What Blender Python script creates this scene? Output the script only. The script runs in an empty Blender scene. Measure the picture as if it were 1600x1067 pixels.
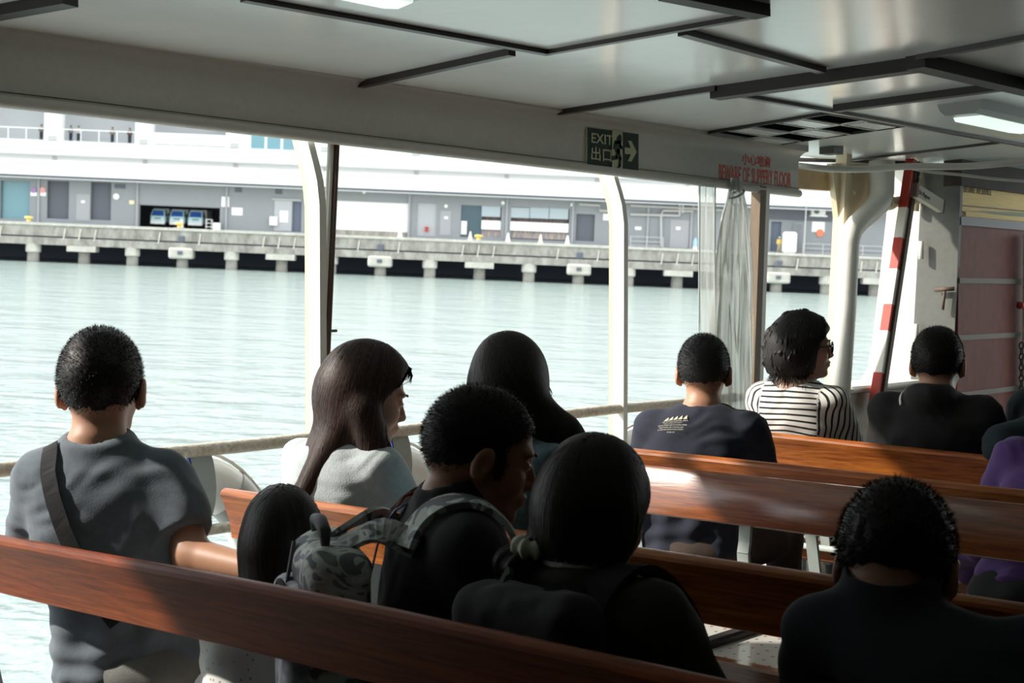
import bpy, math, random
import numpy as np
from mathutils import Matrix, Vector
S = bpy.context.scene
COL = S.collection
rnd = random.Random(7)
PI = math.pi

# ---------------------------------------------------------------- camera
F = 2222.0
CAM = Vector((0.0, 0.0, 1.41))
YAW = math.atan((2800-800)/F)          # optical axis, left of the boat's forward axis X
PITCH = math.atan((533.5-460)/F)
cd = bpy.data.cameras.new('camera'); cam = bpy.data.objects.new('camera', cd); COL.objects.link(cam)
cd.sensor_width = 36; cd.lens = 36*F/1600; cd.clip_start = .05; cd.clip_end = 2000
cf = Vector((math.cos(YAW)*math.cos(PITCH), math.sin(YAW)*math.cos(PITCH), -math.sin(PITCH)))
cr = Vector((math.sin(YAW), -math.cos(YAW), 0))
cu = cr.cross(cf)
R3 = Matrix((cr, cu, -cf)).transposed()
cam.matrix_world = Matrix.Translation(CAM) @ R3.to_4x4()
cd.dof.use_dof = True; cd.dof.focus_distance = 4.2; cd.dof.aperture_fstop = 8.0
S.camera = cam
def ray(px, py): return cf + cr*((px-800)/F) + cu*((533.5-py)/F)
def at(px, py, d): return CAM + ray(px, py)*d
def onX(px, py, X):
    r = ray(px, py); return CAM + r*((X-CAM.x)/r.x)
def onY(px, py, Y):
    r = ray(px, py); return CAM + r*((Y-CAM.y)/r.y)
def onZ(px, py, Z):
    r = ray(px, py); return CAM + r*((Z-CAM.z)/r.z)
CAMB = .03
def onC(px, py, dz=0.0):               # on the cambered ceiling
    r = ray(px, py); z0 = 2.116+.03*3.59+dz
    t = (z0-CAM.z)/(r.z+CAMB*r.y); return CAM + r*t
# the boat heels a little against the water: frame of sea and quay (x along the quay, y away, z up from the water)
HW = 4.5; RHO = math.radians(2.35); TH = math.atan((533.5-372)/F)
c_, s_ = math.cos(RHO), math.sin(RHO); ct, st = math.cos(TH), math.sin(TH)
Sm = Matrix(((1, 0, 0), (0, st, ct), (0, -ct, st)))       # columns: right, away, up, in camera axes
Rr = Matrix(((c_, s_, 0), (-s_, c_, 0), (0, 0, 1)))
SEA3 = R3 @ Rr @ Sm
SEA = Matrix.Translation(CAM - SEA3 @ Vector((0, 0, HW))) @ SEA3.to_4x4()
SEAI = SEA.inverted()
def Q(px, py, y=156.0):
    r = SEAI.to_3x3() @ ray(px, py); t = y/r.y
    return r.x*t, HW + r.z*t

# ---------------------------------------------------------------- sky, sun, exposure
w = bpy.data.worlds.new('sky'); S.world = w; w.use_nodes = True
nt = w.node_tree; nt.nodes.clear()
wo = nt.nodes.new('ShaderNodeOutputWorld'); bg = nt.nodes.new('ShaderNodeBackground')
tc = nt.nodes.new('ShaderNodeTexCoord'); sx = nt.nodes.new('ShaderNodeSeparateXYZ'); cr_ = nt.nodes.new('ShaderNodeValToRGB')
nt.links.new(tc.outputs['Generated'], sx.inputs[0]); nt.links.new(sx.outputs['Z'], cr_.inputs[0])
e = cr_.color_ramp.elements; e[0].position = 0.0; e[0].color = (.94, .96, .95, 1); e[1].position = .6; e[1].color = (.86, .92, .95, 1)
nt.links.new(cr_.outputs[0], bg.inputs[0]); bg.inputs[1].default_value = 1.18
nt.links.new(bg.outputs[0], wo.inputs[0])
sd = bpy.data.lights.new('sun', 'SUN'); sun = bpy.data.objects.new('sun', sd); COL.objects.link(sun)
sd.energy = 3.2; sd.angle = math.radians(2.0); sd.color = (1, .93, .82)
SUN = Vector((-.50, .58, .53)).normalized()
sun.location = (0, 10, 20)
sun.rotation_euler = SUN.to_track_quat('Z', 'Y').to_euler()
S.view_settings.view_transform = 'Standard'; S.view_settings.look = 'None'
S.view_settings.gamma = 1; S.view_settings.use_curve_mapping = False
S.view_settings.exposure = 1.0
S.cycles.max_bounces = 8; S.cycles.use_denoising = True; S.cycles.transparent_max_bounces = 16
S.cycles.caustics_reflective = False; S.cycles.caustics_refractive = False

# ---------------------------------------------------------------- materials
MATS = {}
def mat(name, col, rough=.6, metal=0, noise=0, nscale=20, bump=0, bscale=60, coat=0, stretch=None, col2=None, spec=None, detail=4, sheen=0, emit=None):
    if name in MATS: return MATS[name]
    m = bpy.data.materials.new(name); m.use_nodes = True; t = m.node_tree; b = t.nodes['Principled BSDF']
    b.inputs['Base Color'].default_value = (*col, 1); b.inputs['Roughness'].default_value = rough
    b.inputs['Metallic'].default_value = metal; b.inputs['Coat Weight'].default_value = coat; b.inputs['Coat Roughness'].default_value = .12
    if spec is not None: b.inputs['Specular IOR Level'].default_value = spec
    if sheen: b.inputs['Sheen Weight'].default_value = sheen; b.inputs['Sheen Roughness'].default_value = .5
    if emit: b.inputs['Emission Color'].default_value = (*emit[0], 1); b.inputs['Emission Strength'].default_value = emit[1]
    if noise or bump:
        tcn = t.nodes.new('ShaderNodeTexCoord'); mp = t.nodes.new('ShaderNodeMapping')
        t.links.new(tcn.outputs['Object'], mp.inputs[0])
        if stretch: mp.inputs['Scale'].default_value = stretch
    if noise:
        n = t.nodes.new('ShaderNodeTexNoise'); n.inputs['Scale'].default_value = nscale; n.inputs['Detail'].default_value = detail
        n.inputs['Roughness'].default_value = .65
        t.links.new(mp.outputs[0], n.inputs[0])
        r = t.nodes.new('ShaderNodeValToRGB'); r.color_ramp.elements[0].position = .3; r.color_ramp.elements[1].position = .7
        c2 = col2 if col2 else tuple(max(0, c*(1-noise)) for c in col)
        r.color_ramp.elements[0].color = (*c2, 1); r.color_ramp.elements[1].color = (*col, 1)
        t.links.new(n.outputs['Fac'], r.inputs[0]); t.links.new(r.outputs[0], b.inputs['Base Color'])
    if bump:
        n = t.nodes.new('ShaderNodeTexNoise'); n.inputs['Scale'].default_value = bscale; n.inputs['Detail'].default_value = 3
        t.links.new(mp.outputs[0], n.inputs[0]); bp = t.nodes.new('ShaderNodeBump')
        bp.inputs['Strength'].default_value = bump; bp.inputs['Distance'].default_value = .01
        t.links.new(n.outputs['Fac'], bp.inputs['Height']); t.links.new(bp.outputs[0], b.inputs['Normal'])
    MATS[name] = m
    return m

# ---------------------------------------------------------------- mesh builder
def link(o, parent=None):
    COL.objects.link(o)
    if parent: o.parent = parent
    return o
def tag(o, label=None, cat=None, group=None, kind=None):
    if label: o['label'] = label
    if cat: o['category'] = cat
    if group: o['group'] = group
    if kind: o['kind'] = kind
    return o
WM = {}
def empty(name, M=None, label=None, cat=None, group=None, kind=None):
    if M is None: M = Matrix.Identity(4)
    if isinstance(M, (Vector, tuple)): M = Matrix.Translation(Vector(M))
    o = bpy.data.objects.new(name, None); o.empty_display_size = .1; COL.objects.link(o); o.matrix_world = M; WM[o.name] = M.copy()
    return tag(o, label, cat, group, kind)
def make(name, V, Fc, m, parent=None, smooth=False, attr=None, origin=None):
    """V in world coordinates; child objects are stored relative to their thing's empty"""
    V = np.asarray(V, dtype=np.float64).reshape(-1, 3)
    if parent is not None: W = WM[parent.name]
    else:
        c = (V.min(0)+V.max(0))/2; c[2] = V[:, 2].min()
        W = Matrix.Translation(Vector(origin if origin is not None else c))
    Wi = np.array(W.inverted())
    L = V @ Wi[:3, :3].T + Wi[:3, 3]
    me = bpy.data.meshes.new(name); me.from_pydata(L.tolist(), [], Fc if isinstance(Fc, list) else Fc.tolist())
    mats = m if isinstance(m, (list, tuple)) else [m]
    for x in mats: me.materials.append(x)
    if smooth: me.polygons.foreach_set('use_smooth', [True]*len(me.polygons))
    if attr is not None:
        for k, a in attr.items():
            at_ = me.attributes.new(k, 'FLOAT', 'POINT'); at_.data.foreach_set('value', np.asarray(a, dtype=np.float32))
    me.update()
    o = bpy.data.objects.new(name, me); COL.objects.link(o)
    if parent is not None: o.parent = parent; WM[o.name] = W
    else: o.matrix_world = W; WM[o.name] = W.copy()
    return o
class MB:
    def __init__(s, M=None): s.v = []; s.f = []; s.M = M
    def add(s, vs, fs):
        n = len(s.v)
        for p in vs:
            p = Vector(p); s.v.append(s.M @ p if s.M else p)
        s.f += [tuple(i+n for i in f) for f in fs]; return s
    def box(s, a, b, M=None, bev=0):
        (x0, y0, z0), (x1, y1, z1) = [min(p, q) for p, q in zip(a, b)], [max(p, q) for p, q in zip(a, b)]
        if bev:
            bv = min(bev, (x1-x0)*.45, (y1-y0)*.45, (z1-z0)*.45); vs = []; idx = {}
            for ax in range(3):
                for sx in (0, 1):
                    for sy in (0, 1):
                        for sz in (0, 1):
                            p = [x1-bv if sx else x0+bv, y1-bv if sy else y0+bv, z1-bv if sz else z0+bv]
                            p[ax] = ((x1, y1, z1) if (sx, sy, sz)[ax] else (x0, y0, z0))[ax]
                            idx[(ax, sx, sy, sz)] = len(vs); vs.append(p)
            fs = []
            for ax in range(3):
                for s0 in (0, 1):
                    o = [(0, 0), (1, 0), (1, 1), (0, 1)]; q = []
                    for u, v in o:
                        k = [0, 0, 0]; k[ax] = s0; k[(ax+1) % 3] = u; k[(ax+2) % 3] = v; q.append(idx[(ax, *k)])
                    fs.append(tuple(q) if s0 else tuple(q[::-1]))
            for ax in range(3):                # edges along axis ax, between faces of the other two axes
                b1, b2 = (ax+1) % 3, (ax+2) % 3
                for u in (0, 1):
                    for v in (0, 1):
                        k0 = [0, 0, 0]; k0[b1] = u; k0[b2] = v; k1 = list(k0); k1[ax] = 1
                        q = (idx[(b1, *k0)], idx[(b1, *k1)], idx[(b2, *k1)], idx[(b2, *k0)])
                        fs.append(q if (u == v) else q[::-1])
            for sx in (0, 1):
                for sy in (0, 1):
                    for sz in (0, 1):
                        q = (idx[(0, sx, sy, sz)], idx[(1, sx, sy, sz)], idx[(2, sx, sy, sz)])
                        fs.append(q if (sx+sy+sz) % 2 else q[::-1])
        else:
            vs = [(x0, y0, z0), (x1, y0, z0), (x1, y1, z0), (x0, y1, z0), (x0, y0, z1), (x1, y0, z1), (x1, y1, z1), (x0, y1, z1)]
            fs = [(3, 2, 1, 0), (4, 5, 6, 7), (0, 1, 5, 4), (1, 2, 6, 5), (2, 3, 7, 6), (3, 0, 4, 7)]
        if M: vs = [M @ Vector(p) for p in vs]
        return s.add(vs, fs)
    def bar(s, p, q, wd, ht, up=(0, 0, 1)):      # rectangular bar from p to q
        p, q = Vector(p), Vector(q); d = (q-p).normalized(); up = Vector(up)
        sd_ = d.cross(up).normalized(); u2 = sd_.cross(d)
        vs = [c + sd_*a*wd/2 + u2*b*ht/2 for c in (p, q) for a, b in ((-1, -1), (1, -1), (1, 1), (-1, 1))]
        return s.add(vs, [(3, 2, 1, 0), (4, 5, 6, 7), (0, 1, 5, 4), (1, 2, 6, 5), (2, 3, 7, 6), (3, 0, 4, 7)])
    def tube(s, pts, r, n=12, closed=False, cap=True, flat=1.0):
        pts = [Vector(p) for p in pts]; N = len(pts); rr = r if isinstance(r, (list, tuple)) else [r]*N
        vs = []; ref = None
        for i, p in enumerate(pts):
            a = pts[(i-1) % N] if (closed or i > 0) else p; b = pts[(i+1) % N] if (closed or i < N-1) else p
            t = (b-a).normalized()
            if ref is None: ref = t.orthogonal().normalized()
            ref = (ref - t*ref.dot(t)).normalized(); bn = t.cross(ref)
            for k in range(n):
                an = 2*PI*k/n; vs.append(p + (ref*math.cos(an) + bn*math.sin(an)*flat)*rr[i])
        fs = []
        for i in range(N if closed else N-1):
            for k in range(n):
                a = i*n+k; b = i*n+(k+1) % n; c = ((i+1) % N)*n+(k+1) % n; d = ((i+1) % N)*n+k
                fs.append((a, b, c, d))
        if cap and not closed: fs += [tuple(range(n))[::-1], tuple((N-1)*n+k for k in range(n))]
        return s.add(vs, fs)
    def extrude(s, prof, p0, p1, U, Vv):        # closed 2D profile swept from p0 to p1 (lists of stations allowed)
        st_ = [Vector(p0), Vector(p1)] if not isinstance(p0, list) else [Vector(p) for p in p0]
        U, Vv = Vector(U), Vector(Vv); n = len(prof); vs = []
        for p in st_:
            for a, b in prof: vs.append(p + U*a + Vv*b)
        fs = []
        for i in range(len(st_)-1):
            for k in range(n): fs.append((i*n+k, i*n+(k+1) % n, (i+1)*n+(k+1) % n, (i+1)*n+k))
        fs += [tuple(range(n))[::-1], tuple((len(st_)-1)*n+k for k in range(n))]
        return s.add(vs, fs)
    def poly(s, pts, thick):                    # flat polygon given by 3D points, thickened along its normal
        pts = [Vector(p) for p in pts]; n = len(pts); c = sum(pts, Vector())/n
        nn = Vector()
        for i in range(n): nn += (pts[i]-c).cross(pts[(i+1) % n]-c)
        nn.normalize(); vs = pts + [p+nn*thick for p in pts]
        fs = [tuple(range(n))[::-1], tuple(range(n, 2*n))] + [(i, (i+1) % n, n+(i+1) % n, n+i) for i in range(n)]
        return s.add(vs, fs)
    def lathe(s, prof, c, n=16, axis=None):
        c = Vector(c); vs = []; A = axis or Matrix.Identity(3)
        for r, z in prof:
            for k in range(n):
                a = 2*PI*k/n; vs.append(c + A @ Vector((r*math.cos(a), r*math.sin(a), z)))
        fs = [(i*n+k, i*n+(k+1) % n, (i+1)*n+(k+1) % n, (i+1)*n+k) for i in range(len(prof)-1) for k in range(n)]
        fs += [tuple(range(n))[::-1], tuple((len(prof)-1)*n+k for k in range(n))]
        return s.add(vs, fs)
    def build(s, name, m, parent=None, smooth=False, origin=None):
        return make(name, [tuple(p) for p in s.v], s.f, m, parent, smooth, origin=origin)
def autosmooth(o, deg=40):
    me = o.data; me.polygons.foreach_set('use_smooth', [True]*len(me.polygons)); me.set_sharp_from_angle(angle=math.radians(deg)); return o
def text_mesh(name, body, size, p0, ux, uy, m, parent=None, extrude=.0006, align='LEFT', bold=0.0, sx=1.0, spacing=1.0):
    """text laid on the plane through p0 with unit directions ux, uy"""
    cu_ = bpy.data.curves.new(name, 'FONT'); cu_.body = body; cu_.size = size; cu_.extrude = extrude; cu_.align_x = align
    cu_.offset = bold; cu_.space_character = spacing; cu_.resolution_u = 3
    ob = bpy.data.objects.new(name+'_tmp', cu_); COL.objects.link(ob)
    dg = bpy.context.evaluated_depsgraph_get(); me = bpy.data.meshes.new_from_object(ob.evaluated_get(dg))
    V = [v.co.copy() for v in me.vertices]; Fc = [tuple(p.vertices) for p in me.polygons]
    bpy.data.objects.remove(ob); bpy.data.meshes.remove(me)
    if not V: return None
    ux, uy = Vector(ux).normalized(), Vector(uy).normalized(); nz = ux.cross(uy)
    W = [tuple(Vector(p0) + ux*v.x*sx + uy*v.y + nz*v.z) for v in V]
    return make(name, W, Fc, m, parent)
# ================================================================ the boat
YS = 3.59
M_CEIL = mat('ceiling enamel', (.80, .82, .80), rough=.22, noise=.06, nscale=3, bump=.12, bscale=9, spec=.6, coat=.25)
M_VAL = mat('coaming paint', (.56, .545, .50), rough=.5, noise=.08, nscale=30, bump=.1, bscale=80)
M_WHITE = mat('white marine paint', (.82, .80, .74), rough=.42, noise=.06, nscale=8, bump=.1, bscale=30)
M_CREAM = mat('cream marine paint', (.70, .60, .42), rough=.5, noise=.12, nscale=9, bump=.2, bscale=25)
M_GREYP = mat('grey door paint with shade', (.125, .128, .115), rough=.55, noise=.15, nscale=25, bump=.1)  # grey set darker so the sunlit door leaf looks shaded
M_DARK = mat('dark rubber strip', (.018, .015, .013), rough=.55)
M_BATT = mat('dark brown batten', (.028, .022, .02), rough=.4)
M_STEEL = mat('grey painted steel', (.42, .47, .45), rough=.45, noise=.1, nscale=20)
M_BROWNP = mat('brown painted pipe', (.10, .06, .04), rough=.6)
M_RAIL = mat('worn white rail paint', (.80, .76, .66), rough=.5, noise=.25, nscale=60, col2=(.52, .43, .30), bump=.4, bscale=90)
M_BLUE = mat('blue edge paint', (.02, .06, .38), rough=.5)
M_RED = mat('red paint', (.50, .035, .018), rough=.5, noise=.15, nscale=30)
M_DECK = mat('deck paint', (.10, .11, .10), rough=.5, noise=.3, nscale=14)
M_BLACK = mat('black void paint', (.004, .004, .004), rough=1, spec=0)
M_LAMPG = mat('lamp housing grey', (.33, .34, .33), rough=.4)
M_CABLE = mat('grey cable sheath', (.45, .44, .40), rough=.5)

def wood_mat(name, dark, light, scale=(14, 1.1, 22), rough=.26, coat=.12, spec=.3):
    m = bpy.data.materials.new(name); m.use_nodes = True; t = m.node_tree; b = t.nodes['Principled BSDF']
    tcn = t.nodes.new('ShaderNodeTexCoord'); mp = t.nodes.new('ShaderNodeMapping'); mp.inputs['Scale'].default_value = scale
    t.links.new(tcn.outputs['Object'], mp.inputs[0])
    n = t.nodes.new('ShaderNodeTexNoise'); n.inputs['Scale'].default_value = 5; n.inputs['Detail'].default_value = 7; n.inputs['Roughness'].default_value = .62; n.inputs['Distortion'].default_value = .6
    n2 = t.nodes.new('ShaderNodeTexNoise'); n2.inputs['Scale'].default_value = 1.6; n2.inputs['Detail'].default_value = 2
    t.links.new(mp.outputs[0], n.inputs[0]); t.links.new(tcn.outputs['Object'], n2.inputs[0])
    r = t.nodes.new('ShaderNodeValToRGB'); r.color_ramp.elements[0].position = .32; r.color_ramp.elements[1].position = .68
    r.color_ramp.elements[0].color = (*dark, 1); r.color_ramp.elements[1].color = (*light, 1)
    mx = t.nodes.new('ShaderNodeMix'); mx.data_type = 'RGBA'; mx.blend_type = 'MULTIPLY'; mx.inputs[0].default_value = .45
    t.links.new(n.outputs['Fac'], r.inputs[0]); t.links.new(r.outputs[0], mx.inputs[6]); t.links.new(n2.outputs['Color'], mx.inputs[7])
    t.links.new(mx.outputs[2], b.inputs['Base Color'])
    b.inputs['Roughness'].default_value = rough; b.inputs['Specular IOR Level'].default_value = spec; b.inputs['Coat Weight'].default_value = coat; b.inputs['Coat Roughness'].default_value = .14
    bp = t.nodes.new('ShaderNodeBump'); bp.inputs['Strength'].default_value = .12; bp.inputs['Distance'].default_value = .004
    t.links.new(n.outputs['Fac'], bp.inputs['Height']); t.links.new(bp.outputs[0], b.inputs['Normal'])
    return m
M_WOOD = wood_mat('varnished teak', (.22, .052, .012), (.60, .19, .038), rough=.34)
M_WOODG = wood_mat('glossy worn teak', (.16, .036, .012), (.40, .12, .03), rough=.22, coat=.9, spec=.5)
M_WOODN = wood_mat('shaded worn teak', (.13, .024, .006), (.34, .078, .017), rough=.45, coat=.03, spec=.12)  # nearest bench: shade put into the colour, varnish duller from wear
M_WOODO = wood_mat('lighter varnished teak', (.42, .15, .045), (.72, .32, .10))
M_PANEL = mat('red brown hoarding board', (.25, .055, .035), rough=.5, noise=.5, nscale=9, col2=(.12, .03, .02), stretch=(2, 2, 1), detail=8, spec=.12)
def dots_mat():
    m = bpy.data.materials.new('perforated pale seat panel'); m.use_nodes = True; t = m.node_tree; b = t.nodes['Principled BSDF']
    tcn = t.nodes.new('ShaderNodeTexCoord'); mp = t.nodes.new('ShaderNodeMapping'); mp.inputs['Scale'].default_value = (22, 22, 22)
    fr = t.nodes.new('ShaderNodeVectorMath'); fr.operation = 'FRACTION'; sb = t.nodes.new('ShaderNodeVectorMath'); sb.operation = 'SUBTRACT'; sb.inputs[1].default_value = (.5, .5, 0)
    ml = t.nodes.new('ShaderNodeVectorMath'); ml.operation = 'MULTIPLY'; ml.inputs[1].default_value = (1, 1, 0)
    ln = t.nodes.new('ShaderNodeVectorMath'); ln.operation = 'LENGTH'; lt = t.nodes.new('ShaderNodeMath'); lt.operation = 'LESS_THAN'; lt.inputs[1].default_value = .11
    mx = t.nodes.new('ShaderNodeMix'); mx.data_type = 'RGBA'; mx.inputs[6].default_value = (.62, .62, .58, 1); mx.inputs[7].default_value = (.05, .05, .05, 1)
    for a, c in ((tcn.outputs['Object'], mp.inputs[0]), (mp.outputs[0], fr.inputs[0]), (fr.outputs[0], sb.inputs[0]), (sb.outputs[0], ml.inputs[0]), (ml.outputs[0], ln.inputs[0]), (ln.outputs['Value'], lt.inputs[0]), (lt.outputs[0], mx.inputs[0]), (mx.outputs[2], b.inputs['Base Color'])): t.links.new(a, c)
    b.inputs['Roughness'].default_value = .3; b.inputs['Coat Weight'].default_value = .4
    return m
M_SEAT = dots_mat()

def cz(y, dz=0): return 2.116 + CAMB*(YS-y) + dz
# shell
b = MB(); y0, y1 = YS+.16, -2.4
b.add([(-1.65, y0, cz(y0)), (9.2, y0, cz(y0)), (9.2, y1, cz(y1)), (-1.65, y1, cz(y1))] + [(-1.65, y0, 2.5), (9.2, y0, 2.5), (9.2, y1, 2.5), (-1.65, y1, 2.5)],
      [(0, 1, 2, 3), (7, 6, 5, 4), (0, 4, 5, 1), (1, 5, 6, 2), (2, 6, 7, 3), (3, 7, 4, 0)])
tag(b.build('ceiling', M_CEIL), 'glossy pale grey enamelled ceiling over the passenger benches', 'ceiling', kind='structure')
tag(MB().box((-1.65, -2.4, -.12), (9.2, YS+.12, 0)).build('floor', M_DECK), 'dark painted deck under the benches', 'floor', kind='structure')
tag(MB().box((-1.65, -2.5, 0), (9.2, -2.4, 2.5)).build('wall_blocker_inboard', mat('light blocker paint', (.10, .09, .08), rough=.6)), 'unseen dark wall added on the inboard side to block light', 'wall', kind='structure')  # added wall, keeps light from the inboard side off the passengers
tag(MB().box((-1.7, -2.5, 0), (-1.6, YS+.1, 2.5)).build('wall_blocker_aft', MATS['light blocker paint']), 'unseen dark wall added aft to hold back light', 'wall', kind='structure')  # added close behind the camera to darken the nearest bench
tag(MB().box((9.2, -2.5, 0), (9.3, .6, 2.5)).build('wall_forward', M_GREYP), 'grey bulkhead closing the deck forward', 'wall', kind='structure')
# coaming (deep valance over the side openings) with rolled lip and coved top
XV = 6.02
prof = [(YS, 1.915)]
for k in range(7):
    a = PI*(k/6); prof.append((YS-.028-.018*math.sin(a)+.0, 1.925-.018*math.cos(a)+.0))
prof += [(YS-.030, 1.948), (YS-.024, 1.950), (YS-.024, 2.07)]
for k in range(1, 8):
    a = PI/2*k/7; prof.append((YS-.024-.055*(1-math.cos(a)), 2.07+.052*math.sin(a)))
prof += [(YS-.079, 2.16), (YS+.02, 2.16), (YS+.02, 1.915)]
b = MB(); b.extrude(prof, [Vector((-1.6, 0, 0)), Vector((2.2, 0, 0)), Vector((4.0, 0, -.013)), Vector((XV, 0, -.031))], None, (0, 1, 0), (0, 0, 1))
o = b.build('wall_port', M_VAL); autosmooth(o, 35); tag(o, 'deep grey coaming above the open side, with exit sign and red warning', 'wall', kind='structure')
tag(MB().bar((2.2, YS-.027, 1.950), (XV-.01, YS-.027, 1.919), .006, .003).bar((-1.6, YS-.027, 1.950), (2.2, YS-.027, 1.950), .006, .003).build('trim_1', M_BROWNP), 'thin rusty seam along the bottom of the coaming', 'trim', kind='structure')
tag(MB().box((-1.6, YS, 0), (.5, YS+.06, 2.1)).build('wall_blocker_port', MATS['light blocker paint']), 'unseen solid screen added aft of the open side to block light', 'wall', kind='structure')  # added out of view, cuts the light on the passengers' backs
# outer deck edge: toe board and gutter
tag(MB().box((.5, YS+.02, 0), (9.2, YS+.08, .11)).build('trim_2', M_WHITE), 'low white toe board along the deck edge', 'trim', kind='structure')

# ceiling battens, from their two ends on the ceiling
def batten(n, p, q, w, h, lab, m=M_BATT):
    a = onC(*p); c = onC(*q); a.z = cz(a.y, -h/2+.003); c.z = cz(c.y, -h/2+.003)
    nrm = Vector((0, CAMB, 1)).normalized()
    tag(MB().bar(a, c, w, h, nrm).build('trim_%d' % n, m), lab, 'trim', kind='structure')
batten(3, (380, -6), (858, 80), .026, .016, 'dark ceiling joint strip running forward above the left opening')
batten(4, (533, 134), (800, 76), .030, .024, 'short dark crosswise ceiling strip above the first post')
batten(5, (823, 180), (1120, 134), .028, .022, 'crosswise ceiling strip left of the exit sign')
batten(6, (855, 79), (1200, 17), .024, .016, 'crosswise ceiling joint strip at the top centre')
batten(7, (1066, 45), (1285, 106), .030, .022, 'forward running ceiling strip meeting the thick dark beam')
batten(8, (1150, 145), (1700, 243), .024, .016, 'ceiling joint strip behind the vent grille')
batten(9, (1435, 86), (1680, 40), .030, .020, 'crosswise ceiling strip at the upper right')
batten(10, (1318, 250), (1560, 221), .022, .014, 'ceiling joint strip near the forward bulkhead')
batten(11, (-60, 22), (110, -9), .05, .03, 'dark ceiling strip in the upper left corner')
batten(12, (1117, 137), (1440, 90), .066, .045, 'thick dark crosswise beam on the ceiling', M_DARK)
batten(13, (1430, 86), (1760, 166), .066, .045, 'thick dark forward running beam on the ceiling', M_DARK)
batten(14, (1040, -22), (1192, 9), .05, .035, 'thick dark beam end at the top of the ceiling', M_DARK)
batten(15, (1232, 247), (1420, 252), .02, .02, 'short dark strip above the forward doorway')

# vent grille
def cpt(px, py, dz): return onC(px, py) + Vector((0, 0, dz))
v = empty('ceiling_vent', onC(1250, 195), 'square ceiling air vent with black and white chequered slots', 'vent')
A, B_, C_, D_ = onC(1100, 206), onC(1293, 174), onC(1412, 194), onC(1215, 223)
def bil(s, t, dz): return (A*(1-s)*(1-t) + B_*s*(1-t) + C_*s*t + D_*(1-s)*t) + Vector((0, 0, dz))
b = MB()
for p, q in ((A, B_), (B_, C_), (C_, D_), (D_, A)): b.bar(p+Vector((0, 0, -.006)), q+Vector((0, 0, -.006)), .012, .014)
b.build('frame', M_DARK, v)
b = MB(); b.poly([bil(s, t, -.001) for s, t in ((0, 0), (1, 0), (1, 1), (0, 1))], .002); b.build('backing', M_BLACK, v)
bb = MB()
for i in range(1, 5): bb.bar(bil(i/5, 0, -.010), bil(i/5, 1, -.010), .010, .006)
bb.bar(bil(0, .5, -.010), bil(1, .5, -.010), .010, .006)
bb.build('grille_bars', M_CEIL, v)
for i in range(5):
    for j in range(2):
        if (i+j) % 2 == 1:
            s0, s1, t0, t1 = i/5+.03, (i+1)/5-.03, j/2+.05, j/2+.45
            MB().poly([bil(s, t, -.013) for s, t in ((s0, t0), (s1, t0), (s1, t1), (s0, t1))], .003).build('slot_plate', M_CEIL, v)

# fluorescent lamps
M_TUBE = mat('lamp diffuser', (.9, .95, .9), rough=.3, emit=((.85, 1, .93), .42))
def lamp(cpx, cpy, label, frame=False):
    c = onC(cpx, cpy); c.z = cz(c.y)
    t = empty('ceiling_lamp', c, label, 'lamp', 'fluorescent ceiling lamps')
    L = .62; wd = .19
    if frame:
        b = MB()
        for (x0, y0, x1, y1) in ((-.33, -.62, -.33, .36), (-.33, -.62, .50, -.62)):
            p = c+Vector((x0, y0, -.012)); q = c+Vector((x1, y1, -.012)); p.z = cz(p.y, -.012); q.z = cz(q.y, -.012); b.bar(p, q, .045, .03)
        b.build('frame', M_DARK, t)
    pr = [(-wd/2, 0), (-wd/2+.015, -.035), (-.06, -.052), (.06, -.052), (wd/2-.015, -.035), (wd/2, 0)]
    MB().extrude(pr, c-Vector((.02, 0, -.004)), c+Vector((L, 0, .004)), (0, 1, 0), (0, 0, 1)).build('housing', M_LAMPG, t)
    pr = [(-.058, -.050), (-.05, -.066), (0, -.074), (.05, -.066), (.058, -.050)]
    MB().extrude(pr, c+Vector((.05, 0, 0)), c+Vector((L-.05, 0, 0)), (0, 1, 0), (0, 0, 1)).build('diffuser', M_TUBE, t)
    return t
lamp(1503, 160, 'lit fluorescent lamp with dark frame at the right of the ceiling', True)
lamp(303, -108, 'fluorescent lamp cut off at the top edge of the ceiling')

# cables under the forward ceiling edge
def cable(pts, r, label, m=M_CABLE):
    P = [onX(px, py, X) for px, py, X in pts]
    # smooth
    Q_ = []
    for i in range(len(P)-1):
        p0 = P[max(i-1, 0)]; p1 = P[i]; p2 = P[i+1]; p3 = P[min(i+2, len(P)-1)]
        for k in range(8):
            t = k/8; Q_.append(.5*((2*p1)+(p2-p0)*t+(2*p0-5*p1+4*p2-p3)*t*t+(3*p1-p0-3*p2+p3)*t**3))
    Q_.append(P[-1]); o = MB().tube(Q_, r, 8).build('cable', m, smooth=True); tag(o, label, 'cable', None); return o
cable([(1240, 258, 6.1), (1300, 264, 6.15), (1360, 264, 6.2), (1420, 260, 6.25), (1500, 260, 6.35), (1560, 256, 6.4), (1650, 246, 6.5)], .016, 'thick pale cable sagging under the forward ceiling')
cable([(1400, 258, 6.4), (1450, 268, 6.5), (1500, 273, 6.6), (1560, 280, 6.7), (1640, 286, 6.8)], .007, 'thin pale cable sagging above the yellow sign')
tag(MB().box((6.1, 3.42, 2.085), (6.19, 3.5, 2.12)).build('junction_box', M_GREYP), 'small grey junction box beside the coaming end', 'box')

# rails
for nm, z, r, lab in (('handrail', .938, .021, 'worn white upper handrail along the open side'), ('handrail', .69, .017, 'lower side rail below the handrail')):
    o = MB().tube([(.5+i*.29, YS+(.004*math.sin(i*1.7)), z+.002*math.sin(i*2.3)) for i in range(21)], r, 14).build(nm, M_RAIL, smooth=True); tag(o, lab, 'rail')

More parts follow.
